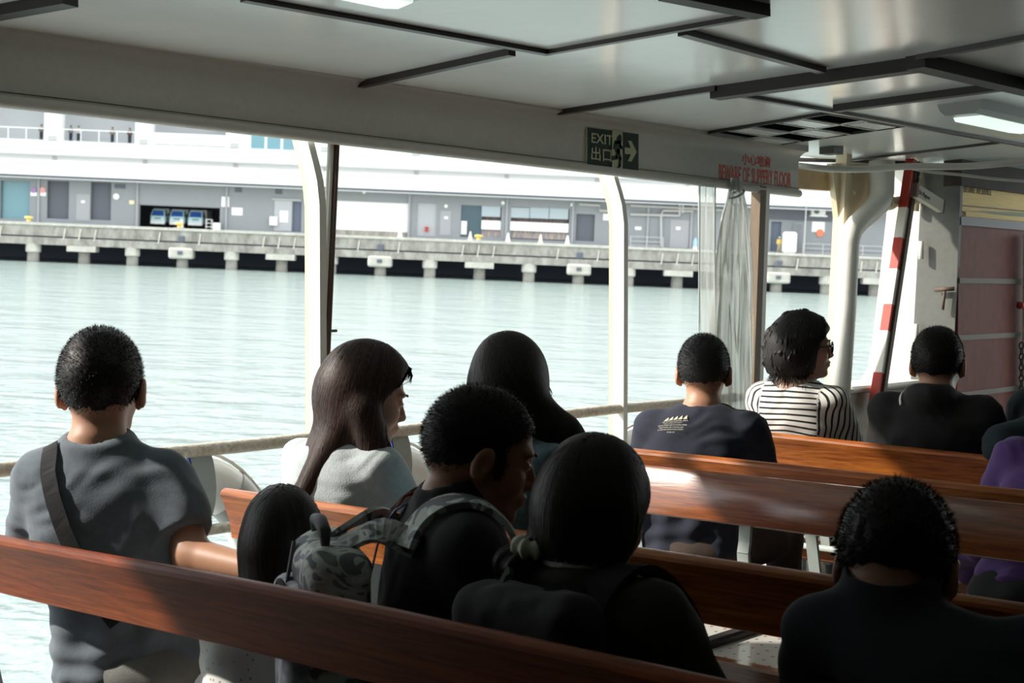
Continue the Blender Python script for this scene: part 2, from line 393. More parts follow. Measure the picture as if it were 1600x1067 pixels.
# posts with curved knees
def post(x_px, label):
    X = (onY(x_px, 480, YS)).x
    t = empty('post', (X, YS, 0), label, 'post', 'white side posts')
    ys = [.0, .5, 1.0, 1.5, 1.70, 1.78, 1.84, 1.90, 1.95, 2.0]; off = [0, 0, 0, 0, .0, .012, .032, .055, .072, .085]
    pr = [(-.014, -.026), (.014, -.026), (.014, .028), (-.014, .028)]
    MB().extrude(pr, [Vector((X, YS+o_, z)) for z, o_ in zip(ys, off)], None, (1, 0, 0), (0, 1, 0)).build('column', M_WHITE, t)
    MB().extrude([(-.010, .028), (.020, .028), (.020, .054), (-.010, .054)], [Vector((X, YS+o_, z)) for z, o_ in zip(ys, off)], None, (1, 0, 0), (0, 1, 0)).build('edge_strip', M_CREAM, t)
    MB().box((X-.06, YS-.05, 0), (X+.06, YS+.05, .012)).build('base_plate', M_WHITE, t)
    return X
XP1 = post(497, 'white side post behind the woman in the pale blue cardigan')
XP2 = post(970, 'white side post right of the exit sign')
# brown stay rod beside first post
a = onY(526, 226, YS-.01); c = onY(505, 700, YS-.01)
t = empty('stay_rod', c, 'brown stay rod leaning beside the first white post', 'rod')
MB().tube([a, c], .0105, 10).build('rod', M_BROWNP, t, smooth=True)
mid = onY(515, 517, YS-.01); MB().tube([mid-Vector((.03, 0, 0)), mid+Vector((.03, 0, 0))], .005, 6).build('clamp', M_BROWNP, t)
MB().tube([a+Vector((-.02, .006, 0)), c+Vector((-.02, .006, 0))], .011, 10).build('sleeve', M_WHITE, t, smooth=True)

# life rings hanging outside the rail
M_RING = mat('white life ring', (.80, .80, .78), rough=.45, bump=.05)
M_ROPE = mat('white rope', (.75, .74, .70), rough=.8, bump=.6, bscale=150)
M_TAPE = mat('grey reflective tape', (.38, .39, .38), rough=.35)
def life_ring(px, py, label):
    c = onY(px, py, YS+.12)
    t = empty('life_ring', c, label, 'life ring', 'white life rings on the side rail')
    Rr_, r = .285, .082; V = []; Fc = []; n, m_ = 48, 16
    for i in range(n):
        a = 2*PI*i/n
        for k in range(m_):
            q = 2*PI*k/m_; rr = Rr_ + r*math.cos(q)
            V.append((c.x+rr*math.cos(a), c.y+r*.7*math.sin(q), c.z+rr*math.sin(a)))
            Fc.append((i*m_+k, ((i+1) % n)*m_+k, ((i+1) % n)*m_+(k+1) % m_, i*m_+(k+1) % m_))
    make('ring', V, Fc, M_RING, t, True)
    for a0 in (45, 135, 225, 315):
        V = []; Fc = []
        for i in range(5):
            a = math.radians(a0-7+14*i/4)
            for k in range(m_):
                q = 2*PI*k/m_; rr = Rr_ + (r+.003)*math.cos(q)
                V.append((c.x+rr*math.cos(a), c.y+(r*.7+.003)*math.sin(q), c.z+rr*math.sin(a)))
                if i < 4: Fc.append((i*m_+k, (i+1)*m_+k, (i+1)*m_+(k+1) % m_, i*m_+(k+1) % m_))
        make('reflective_band', V, Fc, M_TAPE, t, True)
    for q0 in range(4):
        a0 = math.radians(45+90*q0); pts = []
        for i in range(13):
            a = a0+PI/2*i/12; rr = Rr_+r+.004+.006*math.sin(PI*i/12)
            pts.append((c.x+rr*math.cos(a), c.y-.01, c.z+rr*math.sin(a)))
        MB().tube(pts, .006, 7).build('grab_rope', M_ROPE, t, smooth=True)
life_ring(283, 892, 'white life ring on the rail right of the man in the grey shirt')
life_ring(600, 852, 'white life ring hung behind the woman in the pale blue cardigan')
life_ring(1000, 795, 'white life ring hung behind the man in the navy shirt')
# rail brackets (flat curved plates)
def bracket(px, py, label, blue=True):
    p = onY(px, py, YS); X = p.x
    t = empty('rail_bracket', (X, YS, .69), label, 'bracket', 'curved plates between the side rails')
    zs = [.925, .90, .86, .82, .78, .745, .72, .70]; yo = [0, -.012, -.022, -.026, -.022, -.010, .004, .012]
    P = [Vector((X, YS+o_, z)) for z, o_ in zip(zs, yo)]
    MB().extrude([(-.040, -.004), (.040, -.004), (.040, .004), (-.040, .004)], P, None, (1, 0, 0), (0, 1, 0)).build('plate', M_STEEL, t)
    MB().extrude([(-.047, -.006), (-.0405, -.006), (-.0405, .006), (-.047, .006)], P, None, (1, 0, 0), (0, 1, 0)).build('edge', M_BLUE, t)
bracket(312, 760, 'curved white plate joining the side rails left of the teak bench end')
bracket(622, 720, 'curved plate joining the side rails in front of the woman looking down')
pts = []
P0 = onY(268, 712, YS-.03); P1 = onY(291, 838, YS-.03)
for i in range(15):
    s = i/14; p = P0.lerp(P1, s); p += Vector((-.012*math.sin(PI*s), -.004, 0)); pts.append(p)
b = MB()
for ph in (0, 2.094, 4.188): b.tube([p+Vector((math.cos(i*1.9+ph), math.sin(i*1.9+ph), 0))*.004 for i, p in enumerate([P0.lerp(P1, k/60)+Vector((-.012*math.sin(PI*k/60), 0, 0)) for k in range(61)])], .0045, 6)
tag(b.build('rope', M_ROPE, smooth=True), 'twisted white rope hanging from the handrail over the life ring', 'rope')

# ------------------------------------------------ benches
def bench(Xb, samples, label, flipped=False, yL=3.18, yR=-.75, divs=(2.2, .75), wood=M_WOOD, xs=None, e0=.25):
    """backrest board at Xb, seat forward of it (or aft of it when the back is flipped)"""
    ys = np.array([onX(px, py, Xb).y for px, py in samples]); zs = np.array([onX(px, py, Xb).z for px, py in samples])
    o_ = np.argsort(ys); ys, zs = ys[o_], zs[o_]
    t = empty('bench', (Xb+.2, (yL+yR)/2, 0), label, 'bench', 'slatted teak ferry benches')
    st_ = [yL + (yR-yL)*i/16 for i in range(17)]
    zz = [float(np.interp(y, ys, zs)) for y in st_]
    k3 = np.convolve(np.pad(zz, 2, mode='edge'), [.1, .2, .4, .2, .1], 'valid')
    sg = 1 if flipped else -1
    cl = []
    H = .128
    for i in range(9):
        u = i/8; cl.append((sg*(.040*u**1.6 - .004), -H+H*u))
    th = .030
    left, right = [], []
    for i, (x, z) in enumerate(cl):
        a = cl[max(i-1, 0)]; c = cl[min(i+1, 8)]; d = Vector((c[0]-a[0], c[1]-a[1])).normalized(); n_ = Vector((-d.y, d.x))
        left.append((x+n_.x*th/2, z+n_.y*th/2)); right.append((x-n_.x*th/2, z-n_.y*th/2))
    (xt, zt), (xb, zb) = cl[-1], cl[0]
    top = [(left[-1][0]+ (right[-1][0]-left[-1][0])*.5*(1-math.cos(PI*k/5)), left[-1][1]+ (right[-1][1]-left[-1][1])*k/5 + .009*math.sin(PI*k/5)) for k in range(1, 5)]
    bot = [(right[0][0]+(left[0][0]-right[0][0])*k/4, right[0][1]+(left[0][1]-right[0][1])*k/4-.006*math.sin(PI*k/4)) for k in range(1, 4)]
    prof = left + top + right[::-1] + bot
    P = [Vector((Xb, y, z)) for y, z in zip(st_, k3)]
    o = MB().extrude(prof, P, None, (1, 0, 0), (0, 0, 1)).build('backrest', wood, t); autosmooth(o, 30)
    x0 = xs if xs is not None else (Xb+.04); x1 = x0+.40; zb_ = .44
    o = MB().box((x0, yR, zb_-.045), (x0+.045, yL, zb_+.008), bev=.008).build('seat_edge', wood, t)
    o = MB().box((x1-.045, yR, zb_-.045), (x1, yL, zb_+.008), bev=.008).build('seat_edge', wood, t)
    MB().box((x0+.04, yR, zb_-.012), (x1-.04, yL, zb_)).build('seat', M_SEAT, t)
    for y in divs:
        MB().box((x0-.0, y-.022, zb_-.02), (x1, y+.022, zb_+.022), bev=.007).build('seat_divider', M_DARK if not wood is M_WOODO else M_BATT, t)
    xk = x1+.06 if flipped else x0-.03
    MB().tube([(xk-.03*sg*0+.0, yR, .455), (xk, yL-.05, .455)], .012, 8).build('steel_tube', M_STEEL, t, smooth=True)
    for y in (yL-e0,)+tuple(d+.045 for d in divs):
        zt = float(np.interp(y, ys, zs))
        pts_ = [Vector((Xb-sg*.000, y, zt-.05)), Vector((Xb-sg*.006, y, zt-.17)), Vector((Xb-sg*.035 if not flipped else Xb+.02, y, .62)), Vector((x0+.2 if not flipped else x1-.02, y, .42))]
        b = MB()
        pts_ = [Vector((Xb+sg*.004, y, zt-.06)), Vector((Xb-sg*.004, y, zt-.18)), Vector((Xb-sg*.012-(0 if flipped else -.0), y, .66)), Vector(((x0+.03 if not flipped else x1+.0), y, .40))]
        for i in range(3): b.bar(pts_[i], pts_[i+1], .038, .012, (1, 0, 0))
        b.build('back_bracket', M_STEEL, t)
        b = MB(); b.bar((x0+.2, y, .42), (x0+.2, y, 0), .05, .03, (1, 0, 0)); b.bar((x0+.02, y, .40), (x1-.02, y, .40), .03, .03); b.box((x0+.05, y-.03, 0), (x1-.05, y+.03, .015))
        b.build('leg', M_STEEL, t)
    return t
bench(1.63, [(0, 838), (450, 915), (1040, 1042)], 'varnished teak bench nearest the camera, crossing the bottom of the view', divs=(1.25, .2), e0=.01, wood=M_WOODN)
bench(2.39, [(365, 766), (1000, 857), (1600, 945)], 'teak bench whose sunlit orange end shows beside the small child')
bench(3.51, [(1007, 734), (1331, 767), (1600, 797)], 'empty bench with flipped backrest shining with white worn gloss', flipped=True, xs=3.12, wood=M_WOODG)
bench(3.87, [(1000, 703), (1300, 735), (1600, 769)], 'teak bench that the man in the navy shirt leans on')
bench(4.73, [(1150, 671), (1350, 693), (1540, 715)], 'farthest teak bench, behind the striped top, part in sun', divs=(2.66, 1.5, .3))

# ------------------------------------------------ rolled clear curtain and its post
X3 = onY(1180, 450, YS).x
p_t, p_b = onY(1186, 296, YS-.02), onY(1172, 690, YS-.02)
t = empty('door_post', (p_b.x, p_b.y, 0), 'brown weathered post beside the rolled clear curtain', 'post')
lean = (p_b-p_t); P0 = p_t - lean*.05; P1 = p_t + lean*(P0.z/(-lean.z)) if False else Vector((p_b.x+lean.x/(-lean.z)*p_b.z, p_b.y, .0))
M_WPOST = mat('weathered brown post', (.22, .15, .09), rough=.6, noise=.4, nscale=18, stretch=(1, 1, .2))
MB().bar(Vector((p_t.x, YS-.02, 1.912)), P1, .05, .05, (0, 1, 0)).build('post_body', M_WPOST, t)
MB().bar(Vector((p_t.x+.052, YS-.02, 1.912)), P1+Vector((.052, 0, 0)), .04, .03, (0, 1, 0)).build('white_edge', M_WHITE, t)
def plastic(name='clear milky plastic', a=.6):
    m = bpy.data.materials.new(name); m.use_nodes = True; t_ = m.node_tree; t_.nodes.clear()
    o = t_.nodes.new('ShaderNodeOutputMaterial'); tr = t_.nodes.new('ShaderNodeBsdfTransparent'); gl = t_.nodes.new('ShaderNodeBsdfGlossy'); gl.inputs['Roughness'].default_value = .12
    df = t_.nodes.new('ShaderNodeBsdfDiffuse'); df.inputs[0].default_value = (.75, .76, .72, 1); tl = t_.nodes.new('ShaderNodeBsdfTranslucent'); tl.inputs[0].default_value = (.75, .76, .72, 1)
    tr.inputs[0].default_value = (.93, .95, .93, 1)
    fr = t_.nodes.new('ShaderNodeFresnel'); fr.inputs[0].default_value = 1.4
    m1 = t_.nodes.new('ShaderNodeMixShader'); m2 = t_.nodes.new('ShaderNodeMixShader'); m3 = t_.nodes.new('ShaderNodeMixShader')
    m1.inputs[0].default_value = .5; t_.links.new(df.outputs[0], m1.inputs[1]); t_.links.new(tl.outputs[0], m1.inputs[2])
    m2.inputs[0].default_value = a; t_.links.new(tr.outputs[0], m2.inputs[1]); t_.links.new(m1.outputs[0], m2.inputs[2])
    t_.links.new(fr.outputs[0], m3.inputs[0]); t_.links.new(m2.outputs[0], m3.inputs[1]); t_.links.new(gl.outputs[0], m3.inputs[2])
    t_.links.new(m3.outputs[0], o.inputs[0]); return m
M_PLAS = plastic()
xc = onY(1140, 450, YS-.04).x
t = empty('rolled_curtain', (xc, YS-.05, .4), 'clear plastic weather curtain bunched beside the brown post', 'curtain')
V = []; Fc = []; nz_, na = 40, 72
for i in range(nz_+1):
    z = .35 + (1.93-.35)*i/nz_
    wd = np.interp(z, [.35, .7, 1.1, 1.5, 1.75, 1.86, 1.93], [.15, .145, .13, .115, .085, .045, .035])
    cxx = xc + np.interp(z, [.35, 1.2, 1.93], [-.01, .0, .035])
    for k in range(na):
        a = 2*PI*k/na
        r = wd*(1+.16*math.sin(7*a+z*3)+.10*math.sin(13*a-z*5+1)+.06*math.sin(4*a+z*9))
        V.append((cxx + r*math.cos(a), YS-.05 + r*.45*math.sin(a), z))
        if i < nz_: Fc.append((i*na+k, i*na+(k+1) % na, (i+1)*na+(k+1) % na, (i+1)*na+k))
make('sheet', V, Fc, M_PLAS, t, True)
b = MB(); cx2 = xc-.165
V = []; Fc = []
for i in range(21):
    z = .35+(1.92-.35)*i/20
    for k in range(9): V.append((cx2-.06+.12*k/8+.004*math.sin(z*7), YS-.03+.012*math.sin(k*1.6+z*4), z))
    if i < 20:
        for k in range(8): Fc.append((i*9+k, i*9+k+1, (i+1)*9+k+1, (i+1)*9+k))
make('flat_flap', V, Fc, M_PLAS, t, True)
for s in (-1, 1): MB().tube([(cx2-.06*s, YS-.03, z_) for z_ in (.35, 1.0, 1.92)], .004, 6).build('hem', M_STEEL, t)
b = MB(); b.tube([(xc+.035+.045*math.cos(2*PI*k/20), YS-.05+.03*math.sin(2*PI*k/20), 1.86+.02*math.cos(2*PI*k/20)) for k in range(20)], .005, 6, closed=True); b.build('tie', M_CABLE, t)

# ------------------------------------------------ forward side: column, pipe, sill, bulkhead, door, boarding
XF = 6.45
def lean_bar(mb, px0, py0, px1, py1, Y, wd, ht, ext0=0.0, ext1=0.0):
    a = onY(px0, py0, Y); c = onY(px1, py1, Y); d = (c-a); mb.bar(a-d*ext0, c+d*ext1, wd, ht, (0, 1, 0)); return mb
t = empty('window_column', onY(1300, 640, YS), 'cream riveted steel column right of the coaming end', 'column')
lean_bar(MB(), 1318, 262, 1301, 600, YS, .055, .06, .1, .3).build('column', M_CREAM, t)
MB().poly([onY(1300, 255, YS), onY(1388, 255, YS), onY(1384, 300, YS), onY(1358, 335, YS), onY(1330, 352, YS), onY(1312, 360, YS)], .03).build('gusset_plate', M_CREAM, t)
b = MB()
for px, py in ((1322, 272), (1324, 292), (1322, 312), (1320, 334), (1336, 268), (1334, 300)):
    c = onY(px, py, YS-.02); b.lathe([(.011, 0), (.010, .006), (.004, .010)], c, 8, Matrix.Rotation(PI/2, 3, 'X'))
b.build('rivets', M_CREAM, t)['kind'] = 'stuff'
tag(MB().poly([onY(1238, 262, YS+.03), onY(1302, 262, YS+.03), onY(1299, 298, YS+.03), onY(1242, 294, YS+.03)], .03).build('header_plate', mat('stained cream paint', (.62, .42, .20), rough=.6, noise=.3, nscale=10)), 'stained cream header plate above the small side window', 'plate')
t = empty('vent_pipe', onY(1312, 600, YS-.08), 'white crooked pipe running down beside the cream column', 'pipe')
Pp = [onY(px, py, YS-.10) for px, py in ((1378, 252), (1377, 300), (1372, 318), (1358, 334), (1340, 350), (1331, 362), (1327, 380), (1322, 480), (1312, 625))]
o = MB().tube(Pp, [.066, .066, .064, .056, .053, .052, .050, .050, .050], 18).build('pipe', M_WHITE, t, smooth=True)
MB().tube([onY(1368, 322, YS-.10), onY(1404, 315, YS-.10), onY(1450, 308, YS-.1)], .028, 12).build('branch_pipe', M_CREAM, t, smooth=True)
MB().tube([onY(1386, 318, YS-.10), onY(1392, 317, YS-.10)], .038, 12).build('flange', M_CREAM, t)
# bulwark forward of the doorway with rounded sill
zs = .93
pr = [(YS-.10, 0), (YS-.10, zs-.02), (YS-.08, zs), (YS+.12, zs), (YS+.14, zs-.03), (YS+.14, 0)]
o = MB().extrude(pr, (XF-.05, 0, 0), (7.2, 0, 0), (0, 1, 0), (0, 0, 1)).build('wall_port.001', mat('stained bulwark paint', (.42, .36, .28), rough=.6, noise=.3, nscale=8)); tag(o, 'low bulwark under the forward side window', 'wall', kind='structure')
o = MB().box((XF-.05, YS-.115, zs-.015), (7.2, YS+.15, zs+.018), bev=.012).build('trim_16', M_WHITE); tag(o, 'bright white sill on the forward bulwark', 'trim', kind='structure')
# white transverse bulkhead wing with curved foot
XB = 7.25
pts = [onX(1392, 258, XB), onX(1387, 320, XB), onX(1374, 440, XB), onX(1362, 540, XB), onX(1356, 575, XB), onX(1346, 592, XB), onX(1330, 600, XB), onX(1330, 612, XB), onX(1440, 612, XB), onX(1500, 612, XB), onX(1500, 258, XB)]
o = MB().poly(pts[::-1], .05).build('wall_bulkhead', M_WHITE); tag(o, 'bright white bulkhead wing right of the striped pole', 'wall', kind='structure')
t = empty('door_leaf', onX(1455, 650, XB-.03), 'steel door leaf with bolt and hinges, shade put into its grey paint', 'door')
pts = [onX(1441, 262, XB-.05), onX(1502, 266, XB-.05), onX(1484, 700, XB-.05), onX(1417, 700, XB-.05)]
o = MB().poly(pts, .03).build('leaf', M_GREYP, t)
for (px, py) in ((1439, 391), (1431, 520)):
    a = onX(px, py-14, XB-.09); c = onX(px, py+14, XB-.09)
    MB().tube([a, c], .014, 10).build('hinge', M_WHITE, t, smooth=True)
b = MB(); b.tube([onX(1461, 453, XB-.08), onX(1491, 451, XB-.08)], .011, 8); b.tube([onX(1476, 455, XB-.085), onX(1473, 484, XB-.085)], .008, 8)
b.build('bolt', M_BROWNP, t, smooth=True)
MB().tube([onX(1437, 247, XB-.09), onX(1430, 330, XB-.09)], .02, 10).build('hinge_pipe', M_CREAM, t, smooth=True)
# striped boom
t = empty('boarding_boom', onY(1361, 640, 3.44), 'leaning red and white striped boarding boom', 'boom')
a = onY(1424, 255, 3.44); c = onY(1366, 640, 3.44)
ps = [0]; ks = [262, 328, 376, 425, 480, 521, 585, 634]
def bp(py): return a.lerp(c, (py-255)/(640-255))
MB().bar(a+Vector((.022, -.015, 0)), c+Vector((.022, -.015, 0)), .03, .04, (0, 1, 0)).build('shade_side', M_BROWNP, t)  # brown bar stands in for the shaded right face of the boom
for i in range(7):
    MB().bar(bp(ks[i] if i else 250), bp(ks[i+1]), .052, .046, (0, 1, 0)).build('red_band' if i % 2 == 0 else 'white_band', M_RED if i % 2 == 0 else M_WHITE, t)
# tag on chain
t = empty('hanging_tag', onY(1450, 310, 3.35), 'small white box tag hanging crooked on a chain by the boom', 'tag')
a = onY(1429, 297, 3.35); c = onY(1471, 323, 3.35); dd = (c-a).normalized(); upv = Vector((0, 1, 0)).cross(dd).normalized()
if upv.z < 0: upv = -upv
b = MB(); b.bar(a, c, .03, .066, upv); b.build('box', mat('tag off white', (.50, .45, .38), rough=.6), t)
b = MB(); b.bar(a-dd*.012, a+dd*.012, .034, .07, upv); b.bar(c-dd*.006, c+dd*.006, .034, .07, upv); b.build('end_cap', mat('tag brown', (.08, .03, .025), rough=.6), t)
text_mesh('lettering', 'Dr. Magione', .034, a+dd*.02-upv*.014+Vector((0, -.0165, 0)), dd, upv, MATS['tag brown'], t, sx=.75)
b = MB(); top = onY(1436, 256, 3.35)
for i in range(6):
    p = top.lerp(a+dd*.01+upv*.03, (i+.5)/6); ang = i % 2
    b.tube([p+Vector(((.010*math.cos(q) if ang else 0), (0 if ang else .010*math.cos(q)), .019*math.sin(q))) for q in [2*PI*k/10 for k in range(10)]], .0045, 6, closed=True)
b.build('chain', M_DARK, t, smooth=True)
# brown hoarding along the side
YH = 3.30; xa = onY(1497, 500, YH).x; xb = 8.45
t = empty('hoarding', ((xa+xb)/2, YH, 0), 'tall red brown boarding panel with three steel straps', 'panel')
ztop = onY(1520, 352, YH).z
MB().box((xa, YH, .25), (xb, YH+.04, ztop)).build('board', M_PANEL, t)
for (px, py) in ((1540, 439), (1550, 525), (1540, 612)):
    z = onY(px, py, YH).z; MB().box((xa, YH-.008, z-.014), (xb, YH, z+.014)).build('strap', mat('dull strap', (.20, .17, .14), rough=.6), t)
MB().box((xa, YH-.012, ztop-.005), (xb, YH+.05, ztop+.04)).build('top_rail', mat('grey violet rail', (.17, .17, .21), rough=.5), t)
c = onY(1590, 477, YH-.02); MB().lathe([(.02, 0), (.022, .02), (.012, .035)], c, 10, Matrix.Rotation(PI/2, 3, 'X')).build('knob', M_RED, t, smooth=True)
xe = onY(1597, 500, YH-.03).x
tag(MB().box((xe-.0, YH-.07, 0), (xe+.08, YH-.03, 1.75)).build('end_post', M_WHITE), 'white post at the right edge of the brown boarding panel', 'post')
b = MB()
for i in range(16):
    p = onY(1596, 540+i*8.5, YH-.12); ang = i % 2
    b.tube([p+Vector(((.012*math.cos(q) if ang else .003*math.sin(q)), (0 if ang else .012*math.cos(q)), .019*math.sin(q))) for q in [2*PI*k/10 for k in range(10)]], .0045, 6, closed=True)
tag(b.build('chain', M_DARK, smooth=True), 'dark hanging chain in front of the white end post', 'chain')
# yellow sign above
def sign_mat():
    m = mat('yellow sign', (.95, .62, .08), rough=.5, noise=.4, nscale=6, col2=(.68, .42, .05), stretch=(1, 1, 40)); return m
t = empty('yellow_sign', ((xa+xb)/2, YH, ztop+.045), 'yellow sign board with green stripe above the brown panel', 'sign')
zz1 = onY(1540, 293, YH).z
MB().box((xa+.0, YH+.0, ztop+.045), (xb, YH+.02, zz1)).build('board', sign_mat(), t)
g = [onY(px, py, YH-.003) for px, py in ((1507, 329), (1530, 331), (1560, 335), (1640, 342), (1640, 334), (1560, 331))]
MB().poly(g, .002).build('green_stripe', mat('green paint', (.03, .13, .02), rough=.5), t)
MB().poly([onY(px, py, YH-.002) for px, py in ((1500, 321.5), (1660, 336), (1660, 334.5), (1500, 320))], .002).build('dark_line', M_BROWNP, t)
text_mesh('lettering', 'KTMF', .052, onY(1502, 340, YH-.002), (1, 0, 0), (0, 0, 1), M_BROWNP, t, sx=.45)
text_mesh('lettering', 'DETAINE THE SERVICE', .05, onY(1506, 300, YH-.002), (1, 0, 0), (0, 0, 1), M_BROWNP, t, sx=.7)
tag(MB().box((xa-.02, YH-.02, zz1-.01), (xb, YH+.08, 2.2)).build('trim_17', mat('dark brown header', (.05, .03, .022), rough=.7, noise=.5, nscale=8)), 'dark rusty header above the yellow sign', 'trim', kind='structure')

# ------------------------------------------------ signs on the coaming
YV = YS-.024
M_SGREEN = mat('exit sign green', (.006, .028, .018), rough=.65)
M_SCREAM = mat('exit sign cream', (.45, .47, .28), rough=.4)
c0 = onY(914, 263, YV)
cTL, cBR = onY(914, 197, YV), onY(997, 269, YV)
x0, x1 = onY(914, 230, YV).x, onY(997, 235, YV).x; z0 = onY(955, 266, YV).z+.004; z1 = onY(955, 202, YV).z
t = empty('exit_sign', ((x0+x1)/2, YV, z0), 'green exit sign with running figure and arrow on the coaming', 'sign')
MB().box((x0, YV-.006, z0), (x1, YV+.0, z1)).build('frame', M_SCREAM, t)
MB().box((x0+.008, YV-.008, z0+.006), (x1-.008, YV-.005, z1-.006)).build('face', M_SGREEN, t)
W_, H_ = x1-x0, z1-z0
def sp(u, v_, k=.0095): return Vector((x0+W_*u, YV-k, z0+H_*v_))
MB().poly([sp(.46, .03), sp(.66, .03), sp(.66, .97), sp(.46, .97)], .0015).build('door_symbol', M_SCREAM, t)
text_mesh('lettering', 'EXIT', H_*.34, sp(.07, .60), (1, 0, 0), (0, 0, 1), M_SCREAM, t, sx=1.25, bold=.0008)
text_mesh('lettering', '出口', H_*.36, sp(.06, .20), (1, 0, 0), (0, 0, 1), M_SCREAM, t, sx=1.25, bold=.0006)
ar = [(.70, .42), (.82, .42), (.76, .24), (.83, .24), (.93, .50), (.83, .76), (.76, .76), (.82, .58), (.70, .58)]
MB().poly([sp(u, v_) for u, v_ in ar], .0015).build('arrow', M_SCREAM, t)
b = MB(); k = .0115
b.lathe([(.0001, 0), (H_*.065, .0), (H_*.065, .002), (.0001, .002)], sp(.60, .82, k), 12, Matrix.Rotation(PI/2, 3, 'X'))
def limb(b, pts, w):
    for i in range(len(pts)-1):
        b.bar(sp(*pts[i], k), sp(*pts[i+1], k), .0015, w, (0, 0, 1) if abs(pts[i][0]-pts[i+1][0])*W_ > abs(pts[i][1]-pts[i+1][1])*H_ else (1, 0, 0))
for pts_, w_ in (([(.59, .75), (.56, .48)], .032), ([(.59, .70), (.52, .68), (.49, .52)], .013), ([(.59, .70), (.62, .58), (.665, .55)], .013), ([(.565, .48), (.54, .30), (.46, .27)], .017), ([(.57, .48), (.61, .28), (.60, .12)], .018), ([(.60, .12), (.57, .04)], .012)):
    b2 = []
    for i in range(len(pts_)-1):
        p, q = Vector((x0+W_*pts_[i][0], z0+H_*pts_[i][1])), Vector((x0+W_*pts_[i+1][0], z0+H_*pts_[i+1][1]))
        d = (q-p).normalized(); n_ = Vector((-d.y, d.x))*w_/2; p -= d*w_*.3; q += d*w_*.3
        b.poly([Vector((a_.x, YV-k, a_.y)) for a_ in (p-n_, q-n_, q+n_, p+n_)], .0012)
b.build('running_figure', M_SGREEN, t)
M_SRED = mat('red stencil paint', (.70, .06, .03), rough=.6)
xl, xr = onY(1123, 270, YV).x, onY(1236, 285, YV).x; zb = onY(1180, 288, YV).z
t = empty('warning_lettering', ((xl+xr)/2, YV, zb), 'red stencilled warning lettering at the coaming end', 'lettering')
def fit_text(body, xl, xr, zb, h, y=YV-.0012):
    o = text_mesh('lettering', body, 1.0, (0, 0, 0), (1, 0, 0), (0, 0, 1), M_SRED, None, bold=.018, extrude=0)
    me = o.data; c = np.zeros(len(me.vertices)*3); me.vertices.foreach_get('co', c); c = c.reshape(-1, 3)
    mn, mx = c.min(0), c.max(0); V = np.zeros_like(c)
    V[:, 0] = xl+(c[:, 0]-mn[0])/(mx[0]-mn[0])*(xr-xl); V[:, 2] = zb+(c[:, 2]-mn[2])/(mx[2]-mn[2])*h; V[:, 1] = y
    Fc = [tuple(p.vertices) for p in me.polygons]; bpy.data.objects.remove(o)
    return make('lettering', V, Fc, M_SRED, t)
h2 = onY(1180, 263, YV).z - zb
fit_text('BEWARE OF SLIPPERY FLOOR', xl, xr, zb-.0, h2)
xl2, xr2 = onY(1159, 250, YV).x, onY(1204, 250, YV).x; zb2 = onY(1182, 260, YV).z
fit_text('小心地滑', xl2, xr2, zb2, onY(1182, 240, YV).z-zb2)
# ================================================================ the harbour (built in its own level frame, SEA)
M_CONC = mat('weathered concrete', (.50, .48, .43), rough=.9, noise=.5, nscale=1.1, col2=(.20, .19, .17), detail=9, stretch=(1, 1, .45))
M_CONCL = mat('pale concrete', (.66, .64, .57), rough=.9, noise=.3, nscale=1.5)
M_FAC = mat('grey facade paint', (.29, .31, .335), rough=.8, noise=.06, nscale=.4)
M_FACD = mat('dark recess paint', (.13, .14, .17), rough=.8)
M_FACL = mat('light grey facade', (.45, .47, .50), rough=.8)
M_WB = mat('white building paint', (.86, .87, .86), rough=.8)
M_WB2 = mat('off white cornice', (.78, .79, .79), rough=.8)
M_SHUT = mat('roller shutter grey', (.36, .37, .40), rough=.6)
M_GLAZ = mat('teal glazing', (.16, .32, .38), rough=.15)
M_PILE = mat('stained pile', (.42, .40, .36), rough=.9, noise=.4, nscale=1.5)
M_PIPE = mat('grey pipe', (.50, .50, .50), rough=.6)
M_NAVY = mat('hazy blue void shade', (.15, .18, .24), rough=.9)  # hazy blue of the unlit gaps put into the colour
def water_mat():
    m = bpy.data.materials.new('harbour water'); m.use_nodes = True; t = m.node_tree; b = t.nodes['Principled BSDF']
    b.inputs['Base Color'].default_value = (.28, .345, .33, 1); b.inputs['Roughness'].default_value = .13; b.inputs['IOR'].default_value = 1.33
    tcn = t.nodes.new('ShaderNodeTexCoord'); mp = t.nodes.new('ShaderNodeMapping'); mp.inputs['Scale'].default_value = (.55, 1, 1)
    t.links.new(tcn.outputs['Object'], mp.inputs[0]); prev = None
    for sc, st, dist in ((.35, 1, .5), (1.3, 1, .22), (5.0, .9, .07)):
        n = t.nodes.new('ShaderNodeTexNoise'); n.inputs['Scale'].default_value = sc; n.inputs['Detail'].default_value = 4; n.inputs['Distortion'].default_value = .5
        t.links.new(mp.outputs[0], n.inputs[0]); bp = t.nodes.new('ShaderNodeBump'); bp.inputs['Strength'].default_value = st; bp.inputs['Distance'].default_value = dist
        t.links.new(n.outputs['Fac'], bp.inputs['Height'])
        if prev: t.links.new(prev.outputs[0], bp.inputs['Normal'])
        prev = bp
    t.links.new(prev.outputs[0], b.inputs['Normal'])
    return m
def sb(name, m, parent=None, **k): pass
YQ, YF = 148.0, 156.0
b = MB(SEA); b.add([(-420, 3, 0), (420, 3, 0), (420, 200, 0), (-420, 200, 0)], [(0, 1, 2, 3)])
o = b.build('water', water_mat()); 
